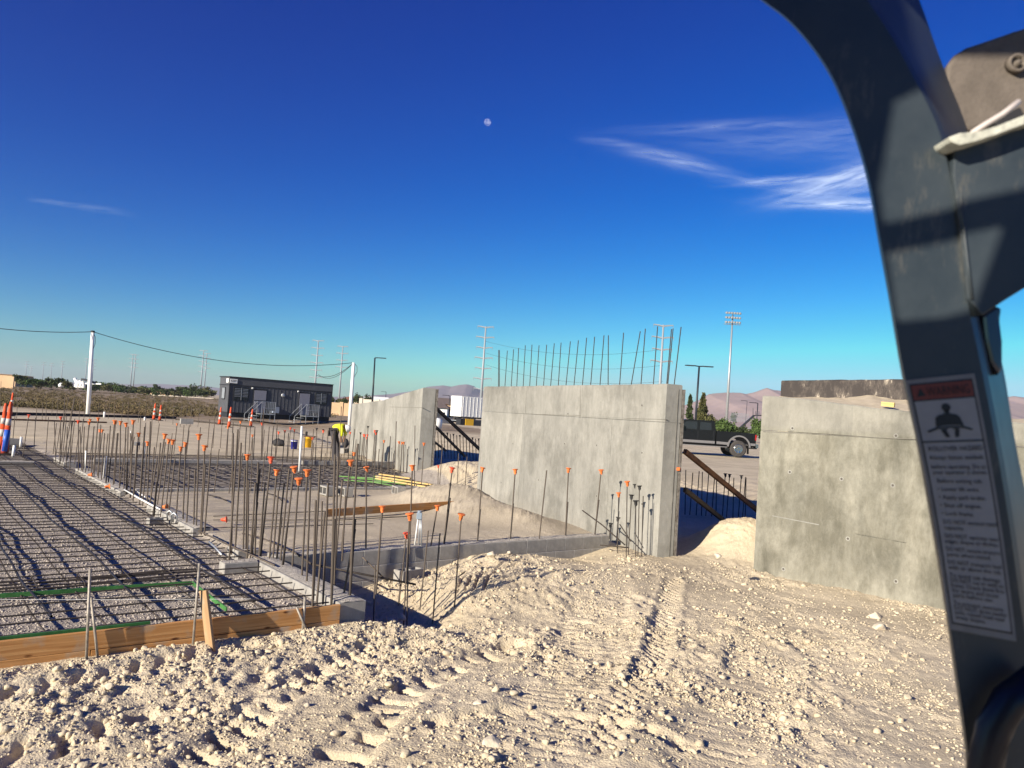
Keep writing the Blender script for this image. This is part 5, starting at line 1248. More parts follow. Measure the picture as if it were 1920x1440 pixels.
for i in range(6): obox('slat', gp_, UH, VH, 1.8, 3.15, -.03, 0, z0_ + .1 + i * .15, z0_ + .15 + i * .15, TRT, ge)
wt = thing('white_tank', 'white rounded tank beside the braces of the sloped wall', 'tank', (A(820, 793, 60).x, 60, .3))
c = A(819, 794, 60); mb = MB(); mb.lathe([(.05, -.45), (.36, -.4), (.42, -.1), (.42, .2), (.30, .38), (.05, .42)], 14, c); mb.build('tank_body', WHITE, wt, True); mb = MB(); mb.box(c + Vector((0, 0, -.55)), (.7, .7, .2)); mb.build('stand', TRT, wt)
STUC = mat('tan_stucco', (0.52, 0.36, 0.22), 0.9, var=.1, vscale=.5); ROOF = mat('clay_tile', (0.26, 0.12, 0.08), 0.9, var=.25, vscale=2); ROOFD = mat('brown_roof', (0.14, 0.11, 0.10), 0.9, var=.2, vscale=2)
def wall_seg(x0, x1, Y, y0, y1, lb, m=STUC, z0=-.3):
    a, b = A(x0, y1, Y), A(x1, y1, Y); e = thing('boundary_wall', lb, 'wall', (a.x, Y, 0)); n_ = max(2, int((b.x - a.x) / 4))
    for i in range(n_): p = a.lerp(b, i / n_); q = a.lerp(b, (i + 1) / n_); mb = MB(); mb.box(((p.x + q.x) / 2, Y, (z0 + A(x0, y0, Y).z) / 2), (q.x - p.x - .02, .25, A(x0, y0, Y).z - z0)); mb.build('wall_panel', m, e)
    for i in range(n_ + 1): p = a.lerp(b, i / n_); mb = MB(); mb.box((p.x, Y, (z0 + A(x0, y0, Y).z) / 2 + .06), (.45, .45, A(x0, y0, Y).z - z0 + .1)); mb.build('pillar', m, e)
wall_seg(611, 668, 100, 753.5, 775, 'tan boundary wall right of the trailer')
wall_seg(676, 740, 112, 748, 764, 'pale boundary wall behind the sloped wall top', mat('pale_stucco', (.62, .56, .46), .9))
wall_seg(-40, 25, 210, 703, 712, 'tan wall at the far left edge of the field')
wall_seg(285, 400, 330, 739.5, 743.5, 'low pale wall far behind the field', mat('pale_stucco', (.62, .56, .46), .9))
def house(px, Y, w, d, hz, lb, m, rf, zb=-.2, rh=1.5):
    c = Vector((A(px, 770, Y).x, Y, 0)); e = thing('house', lb, 'house', c, 'houses beyond the site')
    mb = MB(); mb.box((c.x, c.y, (zb + hz) / 2), (w, d, hz - zb)); mb.build('wall', m, e)
    x, y = w / 2 + .5, d / 2 + .5; mb = MB(); mb.add([(c.x - x, c.y - y, hz), (c.x + x, c.y - y, hz), (c.x + x, c.y + y, hz), (c.x - x, c.y + y, hz), (c.x - x * .5, c.y, hz + rh), (c.x + x * .5, c.y, hz + rh)], [(0, 1, 5, 4), (1, 2, 5), (2, 3, 4, 5), (3, 0, 4), (3, 2, 1, 0)]); mb.build('roof', rf, e)
    for s_ in (-.28, .05, .3): mb = MB(); mb.box((c.x + w * s_, c.y - d / 2 - .03, hz - 1.4), (1.2, .08, 1.1)); wi = mb.build('window', TRT, e)
house(828, 190, 11, 9, 3.2, 'brown roofed house just left of the white semi trailer', STUC, ROOFD); house(818, 165, 5, 6, 2.2, 'small white gabled house beside the sloped wall end', WHITE, ROOFD, rh=1.0); house(838, 170, 4, 5, 1.7, 'low red roofed house next to the semi trailer', STUC, ROOF, rh=.9)
house(705, 230, 12, 8, 2.9, 'white roofed building peeking over the sloped wall', mat('pale_stucco', (.62, .56, .46), .9), WHITE); house(300, 420, 16, 9, 2.0, 'low far house among trees left of the trailer', STUC, ROOFD); house(735, 300, 12, 8, 3.4, 'far brown building above the sloped wall top', STUC, ROOFD); house(668, 300, 12, 8, 3.0, 'far house between the trailer and the second white pole', STUC, ROOF)
house(5, 330, 16, 12, 4.6, 'tan flat building at the far left edge', STUC, STUC, rh=.3)
# white shapes on the field rim
fr = thing('white_play_structure', 'white curved structure on the rim of the far field', 'structure', (A(148, 720, 250).x, 250, 0))
for (x, y0, y1, w_) in ((140, 709, 726, 1.0), (143, 713, 727, 1.3), (149, 714, 727, 1.3), (154, 716, 727, 1.2)):
    a, b = A(x + 2, y1, 250), A(x, y0, 250); mb = MB(); mb.tube([a, a.lerp(b, .5) + Vector((.5, 0, 0)), b], w_ * .6, 8, r2=w_ * .45); mb.build('curved_panel', WHITE, fr, True)
a, b = A(155, 711, 250), A(176, 717, 250); mb = MB(); mb.span(a, b, 2, .5); mb.build('dark_awning', TRT, fr); mb = MB(); mb.span(A(160, 719, 250), A(190, 720, 250), .4, .4); mb.build('beam', WHITE, fr)
c = A(115, 722, 250); mb = MB(); mb.lathe([(.2, -.7), (.8, -.6), (.9, .1), (.4, .7)], 10, c); o = mb.build('white_bin', WHITE, None, True); tag(o, 'tiny white round bin on the rim of the far field', 'bin')
# bleachers
be = thing('bleachers', 'silver bleachers with a dark ramp far behind the pickup', 'bleachers', (A(1390, 790, 150).x, 150, .3))
for i in range(7):
    a, b = A(1366 + i, 789 - i * 2.4, 150 + i), A(1404, 791.5 - i * 2.4, 150 + i); mb = MB(); mb.span(a, b, .35, .08); mb.build('bench', GREYP, be)
mb = MB(); mb.span(A(1387, 803, 148), A(1413, 780, 148), .9, .25); mb.build('ramp', TRT, be); mb = MB(); mb.span(A(1412, 779, 148), A(1432, 779, 148), .9, .2); mb.build('deck', TRT, be)
for x in (1412, 1417, 1423): mb = MB(); mb.tube([A(x, 779, 148), A(x, 765 if x == 1412 else 771, 148)], .05, 5); mb.build('post', TRT, be)
for i in range(5): mb = MB(); mb.span(A(1398 + i * 3, 806 - i * 2.5, 147), A(1428, 806 - i * 2.5, 147), .06, .06); mb.build('fence_rail', GREYP, be)

# ------------------------------------------------------------------ trees and scrub
def leafmat(name, c1, c2):
    m = mat(name, c1, 0.8, color2=c2, vscale=0.9, spec=.15); return m
LF = [leafmat('dark_green_leaves', (0.075, 0.095, 0.035), (0.025, 0.038, 0.018)), leafmat('olive_leaves', (0.13, 0.125, 0.05), (0.05, 0.055, 0.022)), leafmat('fresh_green_leaves', (0.10, 0.15, 0.045), (0.035, 0.06, 0.02))]
BARK = mat('bark', (0.12, 0.09, 0.06), .9, var=.3)
def leaves(n, centers, radii, size):
    centers = np.array(centers); radii = np.array(radii); k = npr.randint(0, len(centers), n)
    d = npr.randn(n, 3); d /= np.linalg.norm(d, axis=1)[:, None]; rr = (0.45 + 0.6 * npr.rand(n)) 
    P = centers[k] + d * radii[k] * rr[:, None]
    t = npr.randn(n, 3); t /= np.linalg.norm(t, axis=1)[:, None]; s = np.cross(t, npr.randn(n, 3)); s /= np.linalg.norm(s, axis=1)[:, None]
    sz = size * (0.5 + npr.rand(n))[:, None]
    V = np.stack([P - t * sz, P + s * sz * .6, P + t * sz, P - s * sz * .6], 1).reshape(-1, 3); Fq = np.arange(n * 4).reshape(n, 4); return V, Fq
def tree(px, top, bot, wpx, Y, kind, lb, conical=False, group='trees and bushes along the skyline', n=700, cat='tree', name='tree'):
    zb = gz(A(px, bot, Y).x, Y) if bot is None else A(px, bot, Y).z; x = A(px, 700, Y).x; zt = A(px, top, Y).z; H_ = zt - zb; W_ = wpx * Y / F
    e = thing(name, lb, cat, (x, Y, zb), group)
    cs, rs = [], []
    if conical:
        for i in range(22): f = i / 21; a_ = rnd.random() * 6.28; q = W_ * .5 * (1 - f) ** .8 * .6; cs.append((x + q * math.cos(a_), Y + q * math.sin(a_), zb + H_ * (.12 + .83 * f))); rs.append([W_ * .22 * (1.1 - f)] * 2 + [H_ * .09])
    else:
        for i in range(22): a_ = rnd.random() * 6.28; q = W_ * .42 * math.sqrt(rnd.random()); f = .10 + .68 * rnd.random() * (1 - q / W_ * .8); cs.append((x + q * math.cos(a_), Y + q * math.sin(a_), zb + H_ * f)); rs.append([W_ * (.12 + .10 * rnd.random())] * 2 + [H_ * (.18 + .12 * rnd.random())])
    V, Fq = leaves(n, cs, rs, max(W_, H_) * .045 + .02)
    me = np_mesh('crown', V, Fq, LF[kind]); link('crown', me, None, e)
    mb = MB(); r0 = H_ * .035 + .03; mb.tube([(x, Y, zb - .2), (x + .03 * H_, Y, zb + H_ * .35), (x, Y, zb + H_ * .7)], r0, 6, r2=r0 * .3)
    for i in range(5): c = cs[rnd.randrange(len(cs))]; mb.tube([(x, Y, zb + H_ * (.2 + .08 * i)), c], r0 * .35, 4, r2=r0 * .1)
    mb.build('trunk', BARK, e); return e
for a in [(36, 699, 718, 24, 240, 0, 'dark round tree at the far left beside the tan building'), (62, 708, 720, 28, 250, 2, 'green bush right of the darkest left tree'), (84, 711, 721, 26, 260, 0, 'low dark bush, middle of the left clump'), (107, 706, 722, 30, 255, 0, 'broad dark tree left of the white structure'), (127, 713, 723, 16, 250, 1, 'small olive bush left of the white structure'),
          (192, 712, 730, 26, 300, 2, 'green bush right of the white power pole'), (215, 715, 733, 28, 310, 0, 'dark tree left of the transmission pair'), (232, 718, 734, 18, 310, 0, 'narrow dark bush beside the transmission pair'), (262, 720, 736, 22, 330, 1, 'olive bush right of the transmission pair'), (280, 721, 737, 22, 320, 2, 'green bush in the middle of the treeline'),
          (296, 717, 733, 14, 330, 0, 'round topped palm-like tree in the treeline'), (318, 725, 740, 24, 340, 0, 'dark bush left of the trailer, far one'), (342, 722, 741, 28, 340, 0, 'broad dark tree left of the trailer'), (370, 716, 742, 22, 300, 0, 'dark tree behind the twin poles'), (390, 720, 744, 16, 280, 1, 'dark tree touching the trailer end'),
          (621, 740, 756, 16, 200, 0, 'dark bush just right of the trailer'), (650, 743, 757, 14, 220, 0, 'dark bush behind the second white pole'), (673, 736, 757, 22, 210, 0, 'dark tree left of the single arm lamp'), (692, 737, 756, 16, 210, 0, 'dark tree behind the single arm lamp'), (716, 742, 758, 12, 240, 1, 'small bush right of the single arm lamp'), (640, 745, 757, 12, 260, 1, 'small olive bush near the second white pole')]:
    a = list(a); a[3] *= 1.25; tree(*a, n=1100)
for i, (px_, tp) in enumerate(((50,709),(74,712),(95,712),(118,713),(132,715),(160,716),(178,717),(203,718),(224,721),(246,722),(272,724),(289,725),(307,726),(330,728),(355,728),(381,726),(396,728))):
    tree(px_, tp, tp + 15, 26, 270 + 9 * (i % 5), (0, 1, 2)[i % 3], '%s low filler bush from the left along the far treeline' % ordw(i), group='low bushes of the far treeline', n=600, cat='bush', name='bush')
tree(1322, 740, 812, 34, 118, 1, 'conical olive green pine above the pickup bed', True, n=2600); tree(1297, 742, 812, 18, 122, 0, 'dark narrow tree beside the middle wall end', True, n=1200)
tree(1338, 771, 812, 22, 112, 1, 'round olive shrub right of the pine', n=900); tree(1366, 780, 815, 40, 100, 2, 'green leafy bush behind the pickup bed', n=1800); tree(1352, 784, 815, 26, 104, 0, 'darker bush between the cab and the leafy bush', n=900)
tree(1424, 778, 818, 22, 95, 2, 'dense green bush beside the right concrete wall', n=1500); tree(1400, 795, 818, 34, 99, 0, 'low dark hedge behind the tailgate', n=1200); tree(1380, 769, 792, 14, 175, 0, 'small tree behind the bleachers', n=500)
# desert scrub on the field (stuff)
n = 2600; Yb = 60 + 230 * npr.rand(n) ** 1.7; Xb = -Yb * .72 + (Yb * .50) * npr.rand(n); Zb = gheight(Xb, Yb)
kp = (fbm(Xb * .03, Yb * .03, 55, 3) > -.22) & ~((Xb > -26 - 0 * Yb) & (Yb < 75)); Xb, Yb, Zb = Xb[kp], Yb[kp], Zb[kp]; n = len(Xb)
rb_ = .25 + .45 * npr.rand(n); m_ = 46; k = np.repeat(np.arange(n), m_); N_ = n * m_
d = npr.randn(N_, 3); d /= np.linalg.norm(d, axis=1)[:, None]; d[:, 2] = np.abs(d[:, 2]); P = np.stack([Xb[k], Yb[k], Zb[k]], 1) + d * rb_[k][:, None] * (0.4 + .7 * npr.rand(N_))[:, None] * np.array([1, 1, .8])
t = npr.randn(N_, 3); t /= np.linalg.norm(t, axis=1)[:, None]; s = np.cross(t, npr.randn(N_, 3)); s /= np.linalg.norm(s, axis=1)[:, None]; sz = .09 + .05 * npr.rand(N_)[:, None]
V = np.stack([P - t * sz, P + s * sz * .5, P + t * sz], 1).reshape(-1, 3)
SCR = mat('dry_scrub', (0.17, 0.125, 0.07), .9, color2=(0.095, 0.085, 0.042), vscale=.12, spec=.1)
me = np_mesh('desert_scrub', V, np.arange(N_ * 3).reshape(-1, 3), SCR); o = link('desert_scrub', me, None); tag(o, 'low dry brown and olive scrub covering the far field', 'scrub', kind='stuff')

# ------------------------------------------------------------------ worker and kit
def skin(name, verts, edges, rad, m, parent=None, sub=2):
    me = bpy.data.meshes.new(name); me.from_pydata([tuple(v) for v in verts], edges, []); o = link(name, me, m, parent)
    md = o.modifiers.new('skin', 'SKIN'); md.use_smooth_shade = True
    for i, r_ in enumerate(rad): me.skin_vertices[0].data[i].radius = (r_, r_)
    me.skin_vertices[0].data[0].use_root = True
    s_ = o.modifiers.new('sub', 'SUBSURF'); s_.levels = sub; s_.render_levels = sub; return o
Yw = 26.5; hipc = A(625, 807, Yw); K = Yw / F
def W(px, py, dy=0): p = A(px, py, Yw); p.y += dy; return p
gzw = gz(hipc.x, Yw)
fl1 = Vector((A(629, 850, Yw).x, Yw - .14, gzw + .05)); fr1 = Vector((A(634, 850, Yw).x, Yw + .14, gzw + .05))
pe = thing('person', 'bent over worker in a yellow shirt and dark trousers reaching down', 'person', (hipc.x, Yw, gzw))
hip, wst, chs, nk, hd = hipc, W(631, 801), W(639, 797), W(645, 799), W(650, 803)
V_ = [hip, wst, chs, nk, W(648.5, 801.5), W(651, 805), hip + Vector((.02, -.1, -.04)), W(628, 829, -.13), fl1, fl1 + Vector((.12, 0, -.03)), hip + Vector((.02, .1, -.04)), W(631, 829, .13), fr1, fr1 + Vector((.12, 0, -.03)),
      W(642, 800, -.17), W(643, 812, -.2), W(641, 825, -.12), W(641, 830, -.1), W(642, 800, .17), W(646, 812, .18), W(643, 825, .1), W(643, 830, .08)]
skin('body', V_, [(0,1),(1,2),(2,3),(3,4),(4,5),(0,6),(6,7),(7,8),(8,9),(0,10),(10,11),(11,12),(12,13),(2,14),(14,15),(15,16),(16,17),(2,18),(18,19),(19,20),(20,21)],
     [.12,.12,.14,.06,.075,.085,.085,.055,.04,.035,.085,.055,.04,.035,.05,.042,.032,.03,.05,.042,.032,.03], mat('skin_tone', (.30, .17, .11), .6), pe)
skin('shirt', [hip + Vector((.03, 0, .02)), wst, chs, W(643.5, 798.5), V_[14], V_[15], W(641.8, 818, -.16), V_[18], V_[19], W(645, 818, .15)], [(0,1),(1,2),(2,3),(2,4),(4,5),(5,6),(2,7),(7,8),(8,9)], [.145,.15,.17,.09,.075,.06,.052,.075,.06,.052], mat('safety_yellow', (.78, .80, .03), .7, var=.1), pe)
skin('trousers', [hip, V_[6], V_[7], fl1 + Vector((0, 0, .06)), V_[10], V_[11], fr1 + Vector((0, 0, .06))], [(0,1),(1,2),(2,3),(0,4),(4,5),(5,6)], [.15,.11,.075,.065,.11,.075,.065], mat('dark_trousers', (.06, .055, .06), .8), pe)
hc = W(651, 804); mb = MB(); mb.lathe([(.15, -.02), (.135, 0), (.125, .06), (.08, .11), (.02, .13)], 14, hc, Matrix.Rotation(R(75), 3, 'Y')); mb.build('hard_hat', WHITE, pe, True)
mb = MB(); mb.box(fl1 + Vector((.06, 0, -.01)), (.27, .1, .09)); mb.box(fr1 + Vector((.06, 0, -.01)), (.27, .1, .09)); mb.build('boots', BLACK, pe, bevel=.02)
def bucket(px, by, wpx, hpx, m, lb, band=None):
    g = G(px, by, 0.0); g.z = gz(g.x, g.y); w = wpx * g.y / F / 2; h = hpx * g.y / F; e = thing('bucket', lb, 'bucket', g); mb = MB(); mb.lathe([(w * .85, 0), (w, h * .95), (w * 1.05, h * .95), (w * 1.05, h)], 16, g); mb.build('pail', m, e, True)
    mb = MB(); mb.lathe([(w * 1.02, h * .85), (w * 1.02, h * .93)], 16, g); mb.build('rim', band or WHITE, e, True); return e, g, w, h
bucket(551, 841, 13, 17, mat('blue_pail', (.03, .035, .30), .5), 'dark blue bucket on the dirt before the trailer')
e, g, w, h = bucket(577, 839, 14, 20, YEL, 'yellow drum with an object on its lid behind the dowels', YEL); mb = MB(); mb.lathe([(w * .35, h + .0), (w * .35, h + .2), (w * .2, h + .22)], 8, g + Vector((-.1, 0, 0))); mb.build('jug', CAPK, e); mb = MB(); mb.box(g + Vector((.05, 0, h + .02)), (w * 2.8, w * 2, .04)); mb.build('lid_board', RUST, e)
def heapbag(px, by, wpx, hpx, lb):
    g = G(px, by, 0.0); g.z = gz(g.x, g.y); v, f = ico(3); w = wpx * g.y / F / 2; h = hpx * g.y / F
    nse = fbm(v[:, 0] * 3 + px, v[:, 1] * 3 + v[:, 2] * 2, 7, 4)[:, None]; v = v * (1 + .7 * nse) * np.array([w, w * .7, h * .6]); me = np_mesh('bag', v, f, mat('dark_canvas', (.035, .033, .035), .8, var=.4, vscale=5), True)
    o = share('tool_bag', me, (g.x, g.y, g.z + h * .45)); tag(o, lb, 'bag', 'dark tool bags on the dirt')
heapbag(522, 836, 22, 13, 'dark heaped tool bag left of the blue bucket'); heapbag(647, 838, 14, 15, 'dark bag on the ground right of the worker')

# ------------------------------------------------------------------ far ground sheets, mountains, moon, clouds
mb = MB(); pts = [G(770, 800, .40), G(868, 806, .40), G(868, 787, .40), G(780, 784, .40)]
ast = mat('asphalt', (.09, .085, .085), .9, var=.15, vscale=.5)
z_ = .42; P4 = [A(770, 0, 90), A(900, 0, 90), A(905, 0, 170), A(770, 0, 170)]
mb.prism([Vector((p.x, p.y, z_)) for p in P4], (0, 0, -.5)); o = mb.build('asphalt_pad', ast, None); tag(o, kind='structure')
def mountains(prof, Yc, depth, name, c1, c2, seed):
    xs_ = np.array([p[0] for p in prof]); ys_ = np.array([p[1] for p in prof]); NX, NY = 420, 60
    pxs = np.linspace(xs_[0], xs_[-1], NX); V = np.zeros((NY, NX, 3))
    for i, px in enumerate(pxs):
        cx = A(px, 760, Yc).x; up = (horizon(px) - np.interp(px, xs_, ys_)) * Yc / F
        for j in range(NY):
            f = j / (NY - 1); V[j, i] = (cx, Yc - depth * (1 - f) if f < 1 else Yc, up * f ** 1.35)
    X_, Y_ = V[..., 0], V[..., 1]; sc = 3.2 / depth
    rdg = 1 - np.abs(2 * vnoise(X_ * sc * 1.6, Y_ * sc * .5, seed) - 1); rdg2 = 1 - np.abs(2 * vnoise(X_ * sc * 4.5, Y_ * sc * 1.4, seed + 1) - 1)
    f = np.linspace(0, 1, NY)[:, None]; V[..., 2] *= (0.62 + .38 * f) + (1 - f) * (.45 * (rdg - .5) + .22 * (rdg2 - .5)); V[..., 2] += 3.0 * fbm(X_ * .02, Y_ * .02, seed, 4) * (f > 0); V[..., 2] -= 2 * (f == 0)
    back = V[-1:].copy(); back[..., 1] += depth * .6; back[..., 2] = -2; V = np.concatenate([V, back]); idx = np.arange((NY + 1) * NX).reshape(NY + 1, NX)
    q = np.stack([idx[:-1, :-1], idx[:-1, 1:], idx[1:, 1:], idx[1:, :-1]], -1).reshape(-1, 4)
    me = np_mesh(name, V.reshape(-1, 3), q, mat(name + '_rock', c1, .95, color2=c2, vscale=.006, spec=.05, detail=9), False); o = link(name, me, None); tag(o, kind='structure')
mountains([(1200, 800), (1262, 766), (1290, 757), (1310, 749), (1328, 738), (1345, 736), (1362, 735), (1385, 735), (1398, 738), (1412, 735), (1425, 730), (1436, 726), (1450, 730), (1465, 732), (1500, 733), (1600, 740), (1700, 744), (1800, 742), (1880, 745), (1900, 742), (1960, 748), (2100, 760), (2250, 850)], 3000, 1300, 'desert_mountains', (.40, .30, .27), (.30, .23, .21), 3)
mountains([(480, 748), (560, 742), (600, 744), (680, 742), (735, 738), (775, 732), (800, 724.5), (815, 723), (828, 722), (845, 724), (858, 721), (874, 720), (886, 723), (900, 732), (930, 736), (1000, 740), (1100, 755), (1250, 775), (1330, 792)], 5200, 1600, 'distant_mountains', (.30, .24, .24), (.22, .19, .2), 9)
mountains([(-80, 712), (40, 712), (150, 717), (240, 720), (290, 719), (330, 721), (380, 723), (430, 730), (520, 736), (600, 741), (700, 752)], 7000, 1500, 'low_hazy_hills', (.30, .24, .24), (.24, .2, .2), 19)
# moon
dm = ray(914, 229).normalized(); mo = Vector((0, 0, EYE)) + dm * 9000
me = bpy.data.meshes.new('moon'); bm = bmesh.new(); bmesh.ops.create_icosphere(bm, subdivisions=4, radius=6.3 / F * 9000); bm.to_mesh(me); bm.free()
mm = bpy.data.materials.new('moon_surface'); mm.use_nodes = True; n_, l_ = mm.node_tree.nodes, mm.node_tree.links; n_.clear()
out = n_.new('ShaderNodeOutputMaterial'); df = n_.new('ShaderNodeBsdfDiffuse'); tr = n_.new('ShaderNodeBsdfTransparent'); ad = n_.new('ShaderNodeAddShader'); nz = n_.new('ShaderNodeTexNoise'); nz.inputs['Scale'].default_value = .035
g_ = n_.new('ShaderNodeTexCoord'); l_.new(g_.outputs['Object'], nz.inputs['Vector']); cr = n_.new('ShaderNodeValToRGB'); cr.color_ramp.elements[0].color = (.03, .03, .03, 1); cr.color_ramp.elements[1].color = (.14, .14, .14, 1); cr.color_ramp.elements[0].position = .4; cr.color_ramp.elements[1].position = .6
l_.new(nz.outputs['Fac'], cr.inputs['Fac']); l_.new(cr.outputs[0], df.inputs['Color']); l_.new(df.outputs[0], ad.inputs[0]); l_.new(tr.outputs[0], ad.inputs[1]); l_.new(ad.outputs[0], out.inputs[0])
me.materials.append(mm); me.polygons.foreach_set('use_smooth', [True] * len(me.polygons)); o = share('moon', me, mo); tag(o, 'small pale half moon high in the deep blue sky', 'moon')
# cirrus clouds: thin sheets of ice cloud at altitude
cm = bpy.data.materials.new('cirrus'); cm.use_nodes = True; n_, l_ = cm.node_tree.nodes, cm.node_tree.links; n_.clear()
out = n_.new('ShaderNodeOutputMaterial'); tl = n_.new('ShaderNodeBsdfTranslucent'); tl.inputs['Color'].default_value = (.68, .84, .97, 1); df = n_.new('ShaderNodeBsdfDiffuse'); df.inputs['Color'].default_value = (.68, .84, .97, 1); a1 = n_.new('ShaderNodeAddShader'); tr = n_.new('ShaderNodeBsdfTransparent'); mx = n_.new('ShaderNodeMixShader'); at = n_.new('ShaderNodeAttribute'); at.attribute_name = 'ice_cover'
l_.new(tl.outputs[0], a1.inputs[0]); l_.new(df.outputs[0], a1.inputs[1]); l_.new(at.outputs['Fac'], mx.inputs[0]); l_.new(tr.outputs[0], mx.inputs[1]); l_.new(a1.outputs[0], mx.inputs[2]); l_.new(mx.outputs[0], out.inputs[0])
def cloud(x0, x1, y0, y1, wisps, lb, nx_=340, ny_=220, seed=3, alt=2200):
    px = np.linspace(x0, x1, nx_); py = np.linspace(y0, y1, ny_); PXg, PYg = np.meshgrid(px, py); D = np.zeros_like(PXg)
    for cx, cy, L_, w_, sl, st_ in wisps:
        c, s = math.cos(math.atan(sl)), math.sin(math.atan(sl)); a = ((PXg - cx) * c + (PYg - cy) * s); b = (-(PXg - cx) * s + (PYg - cy) * c)
        b = b + 6 * fbm(PXg / 90, PYg / 40, seed, 3); st2 = fbm(a / 60 + b / 30, b / 7.0, seed + 1, 5, 0.62) * 1.6 + .55; D += .62 * st_ * np.exp(-(a / L_) ** 2 - (b / w_) ** 2) * np.clip(st2, 0, 1.2)
    ex = np.minimum(np.minimum(PXg - x0, x1 - PXg) / 25, np.minimum(PYg - y0, y1 - PYg) / 12).clip(0, 1); D = (D * ex).clip(0, .9)
    # carry the sheet out to cloud height
    rr = np.array(RM); dv = np.stack([(PXg - 960) / F, -(PYg - 720) / F, -np.ones_like(PXg)], -1) @ rr.T
    t = alt / dv[..., 2]; V = dv * t[..., None]; V[..., 2] += EYE; idx = np.arange(nx_ * ny_).reshape(ny_, nx_); q = np.stack([idx[:-1, :-1], idx[:-1, 1:], idx[1:, 1:], idx[1:, :-1]], -1).reshape(-1, 4)
    me = np_mesh('cirrus_cloud', V.reshape(-1, 3), q, cm, True, {'ice_cover': D.ravel()}); o = link('cirrus_cloud', me, None); tag(o, lb, 'cloud', 'thin cirrus wisps')
cloud(1060, 1900, 170, 430, [(1590, 335, 110, 20, -.28, 1.1), (1620, 385, 120, 9, .03, 1.4), (1480, 338, 80, 7, -.06, .9), (1255, 298, 75, 12, .20, .45), (1330, 320, 100, 12, .25, .25), (1150, 268, 45, 6, .08, .35), (1400, 235, 190, 9, -.05, .28), (1450, 270, 170, 26, .05, .16), (1600, 250, 150, 30, -.1, .22), (1540, 365, 70, 6, .12, .5), (1700, 330, 120, 40, -.1, .5)], 'wispy white cirrus cloud beside the loader post')
cloud(40, 270, 355, 420, [(140, 384, 60, 3.5, .10, .35), (195, 395, 40, 4, .12, .30), (100, 378, 30, 3, .1, .2)], 'small faint cirrus streak low in the left sky', 160, 70, 8)
# ------------------------------------------------------------------ loader cab in the foreground (real size, about 0.6 m from the eye)
def cabmat():
    m = bpy.data.materials.new('cab_paint'); m.use_nodes = True; n, l = m.node_tree.nodes, m.node_tree.links; b = n['Principled BSDF']
    b.inputs['Roughness'].default_value = 0.32; b.inputs['Specular IOR Level'].default_value = 0.5
    tc = n.new('ShaderNodeTexCoord'); nz = n.new('ShaderNodeTexNoise'); nz.inputs['Scale'].default_value = 9; nz.inputs['Detail'].default_value = 7; nz.inputs['Roughness'].default_value = .65
    l.new(tc.outputs['Object'], nz.inputs['Vector']); cr = n.new('ShaderNodeValToRGB'); cr.color_ramp.elements[0].position = .35; cr.color_ramp.elements[1].position = .7
    cr.color_ramp.elements[0].color = (.022, .032, .041, 1); cr.color_ramp.elements[1].color = (.040, .053, .064, 1); l.new(nz.outputs['Fac'], cr.inputs['Fac']); l.new(cr.outputs[0], b.inputs['Base Color'])
    rr = n.new('ShaderNodeMapRange'); rr.inputs['To Min'].default_value = .28; rr.inputs['To Max'].default_value = .6; l.new(nz.outputs['Fac'], rr.inputs['Value']); l.new(rr.outputs[0], b.inputs['Roughness'])
    sc = n.new('ShaderNodeTexNoise'); sc.inputs['Scale'].default_value = 30; sc.inputs['Detail'].default_value = 9; sc.inputs['Roughness'].default_value = .75; mp = n.new('ShaderNodeMapping'); mp.inputs['Scale'].default_value = (1, 1, .35); l.new(tc.outputs['Object'], mp.inputs[0]); l.new(mp.outputs[0], sc.inputs['Vector'])
    sr = n.new('ShaderNodeValToRGB'); sr.color_ramp.elements[0].position = .56; sr.color_ramp.elements[1].position = .78; l.new(sc.outputs['Fac'], sr.inputs['Fac']); mx = n.new('ShaderNodeMix'); mx.data_type = 'RGBA'; l.new(sr.outputs[0], mx.inputs[0]); l.new(cr.outputs[0], mx.inputs[6]); mx.inputs[7].default_value = (.13, .125, .11, 1); l.new(mx.outputs[2], b.inputs['Base Color'])
    bp = n.new('ShaderNodeBump'); bp.inputs['Distance'].default_value = .0008; l.new(nz.outputs['Fac'], bp.inputs['Height']); l.new(bp.outputs[0], b.inputs['Normal']); return m
CABM = cabmat()
cf = thing('loader_cab', 'dark grey loader cab post with seat belt warning decal in the foreground', 'loader', A(1800, 1500, .62))
ST = [ # y-stations: L(x,y) M(x,y) R(x,y)
 ((1340,-60),(1580,-100),(1690,-100)), ((1428,2),(1632,0),(1720,-10)), ((1475,38),(1655,35),(1735,30)), ((1520,88),(1683,80),(1752,80)), ((1562,155),(1715,140),(1778,150)), ((1600,250),(1762,235),(1812,240)),
 ((1627,345),(1786,330),(1822,330)), ((1646,450),(1802,440),(1835,440)), ((1666,560),(1818,560),(1852,570)), ((1690,700),(1845,690),(1882,695)), ((1718,830),(1872,830),(1904,830)), ((1745,980),(1897,980),(1934,980)),
 ((1768,1120),(1918,1130),(1960,1130)), ((1790,1270),(1940,1280),(1985,1280)), ((1808,1400),(1958,1420),(2005,1420)), ((1822,1560),(1975,1580),(2030,1580))]
def cr_interp(P, k=5):
    out = []
    for i in range(len(P) - 1):
        p0 = P[max(i - 1, 0)]; p1 = P[i]; p2 = P[i + 1]; p3 = P[min(i + 2, len(P) - 1)]
        for j in range(k):
            t = j / k; out.append(tuple(.5 * (2 * b + (c - a) * t + (2 * a - 5 * b + 4 * c - d) * t * t + (3 * b - a - 3 * c + d) * t ** 3) for a, b, c, d in zip(p0, p1, p2, p3)))
    out.append(P[-1]); return out
Lp = cr_interp([s[0] for s in ST]); Mp = cr_interp([s[1] for s in ST]); Rp = cr_interp([s[2] for s in ST])
YF = .62
rows = []
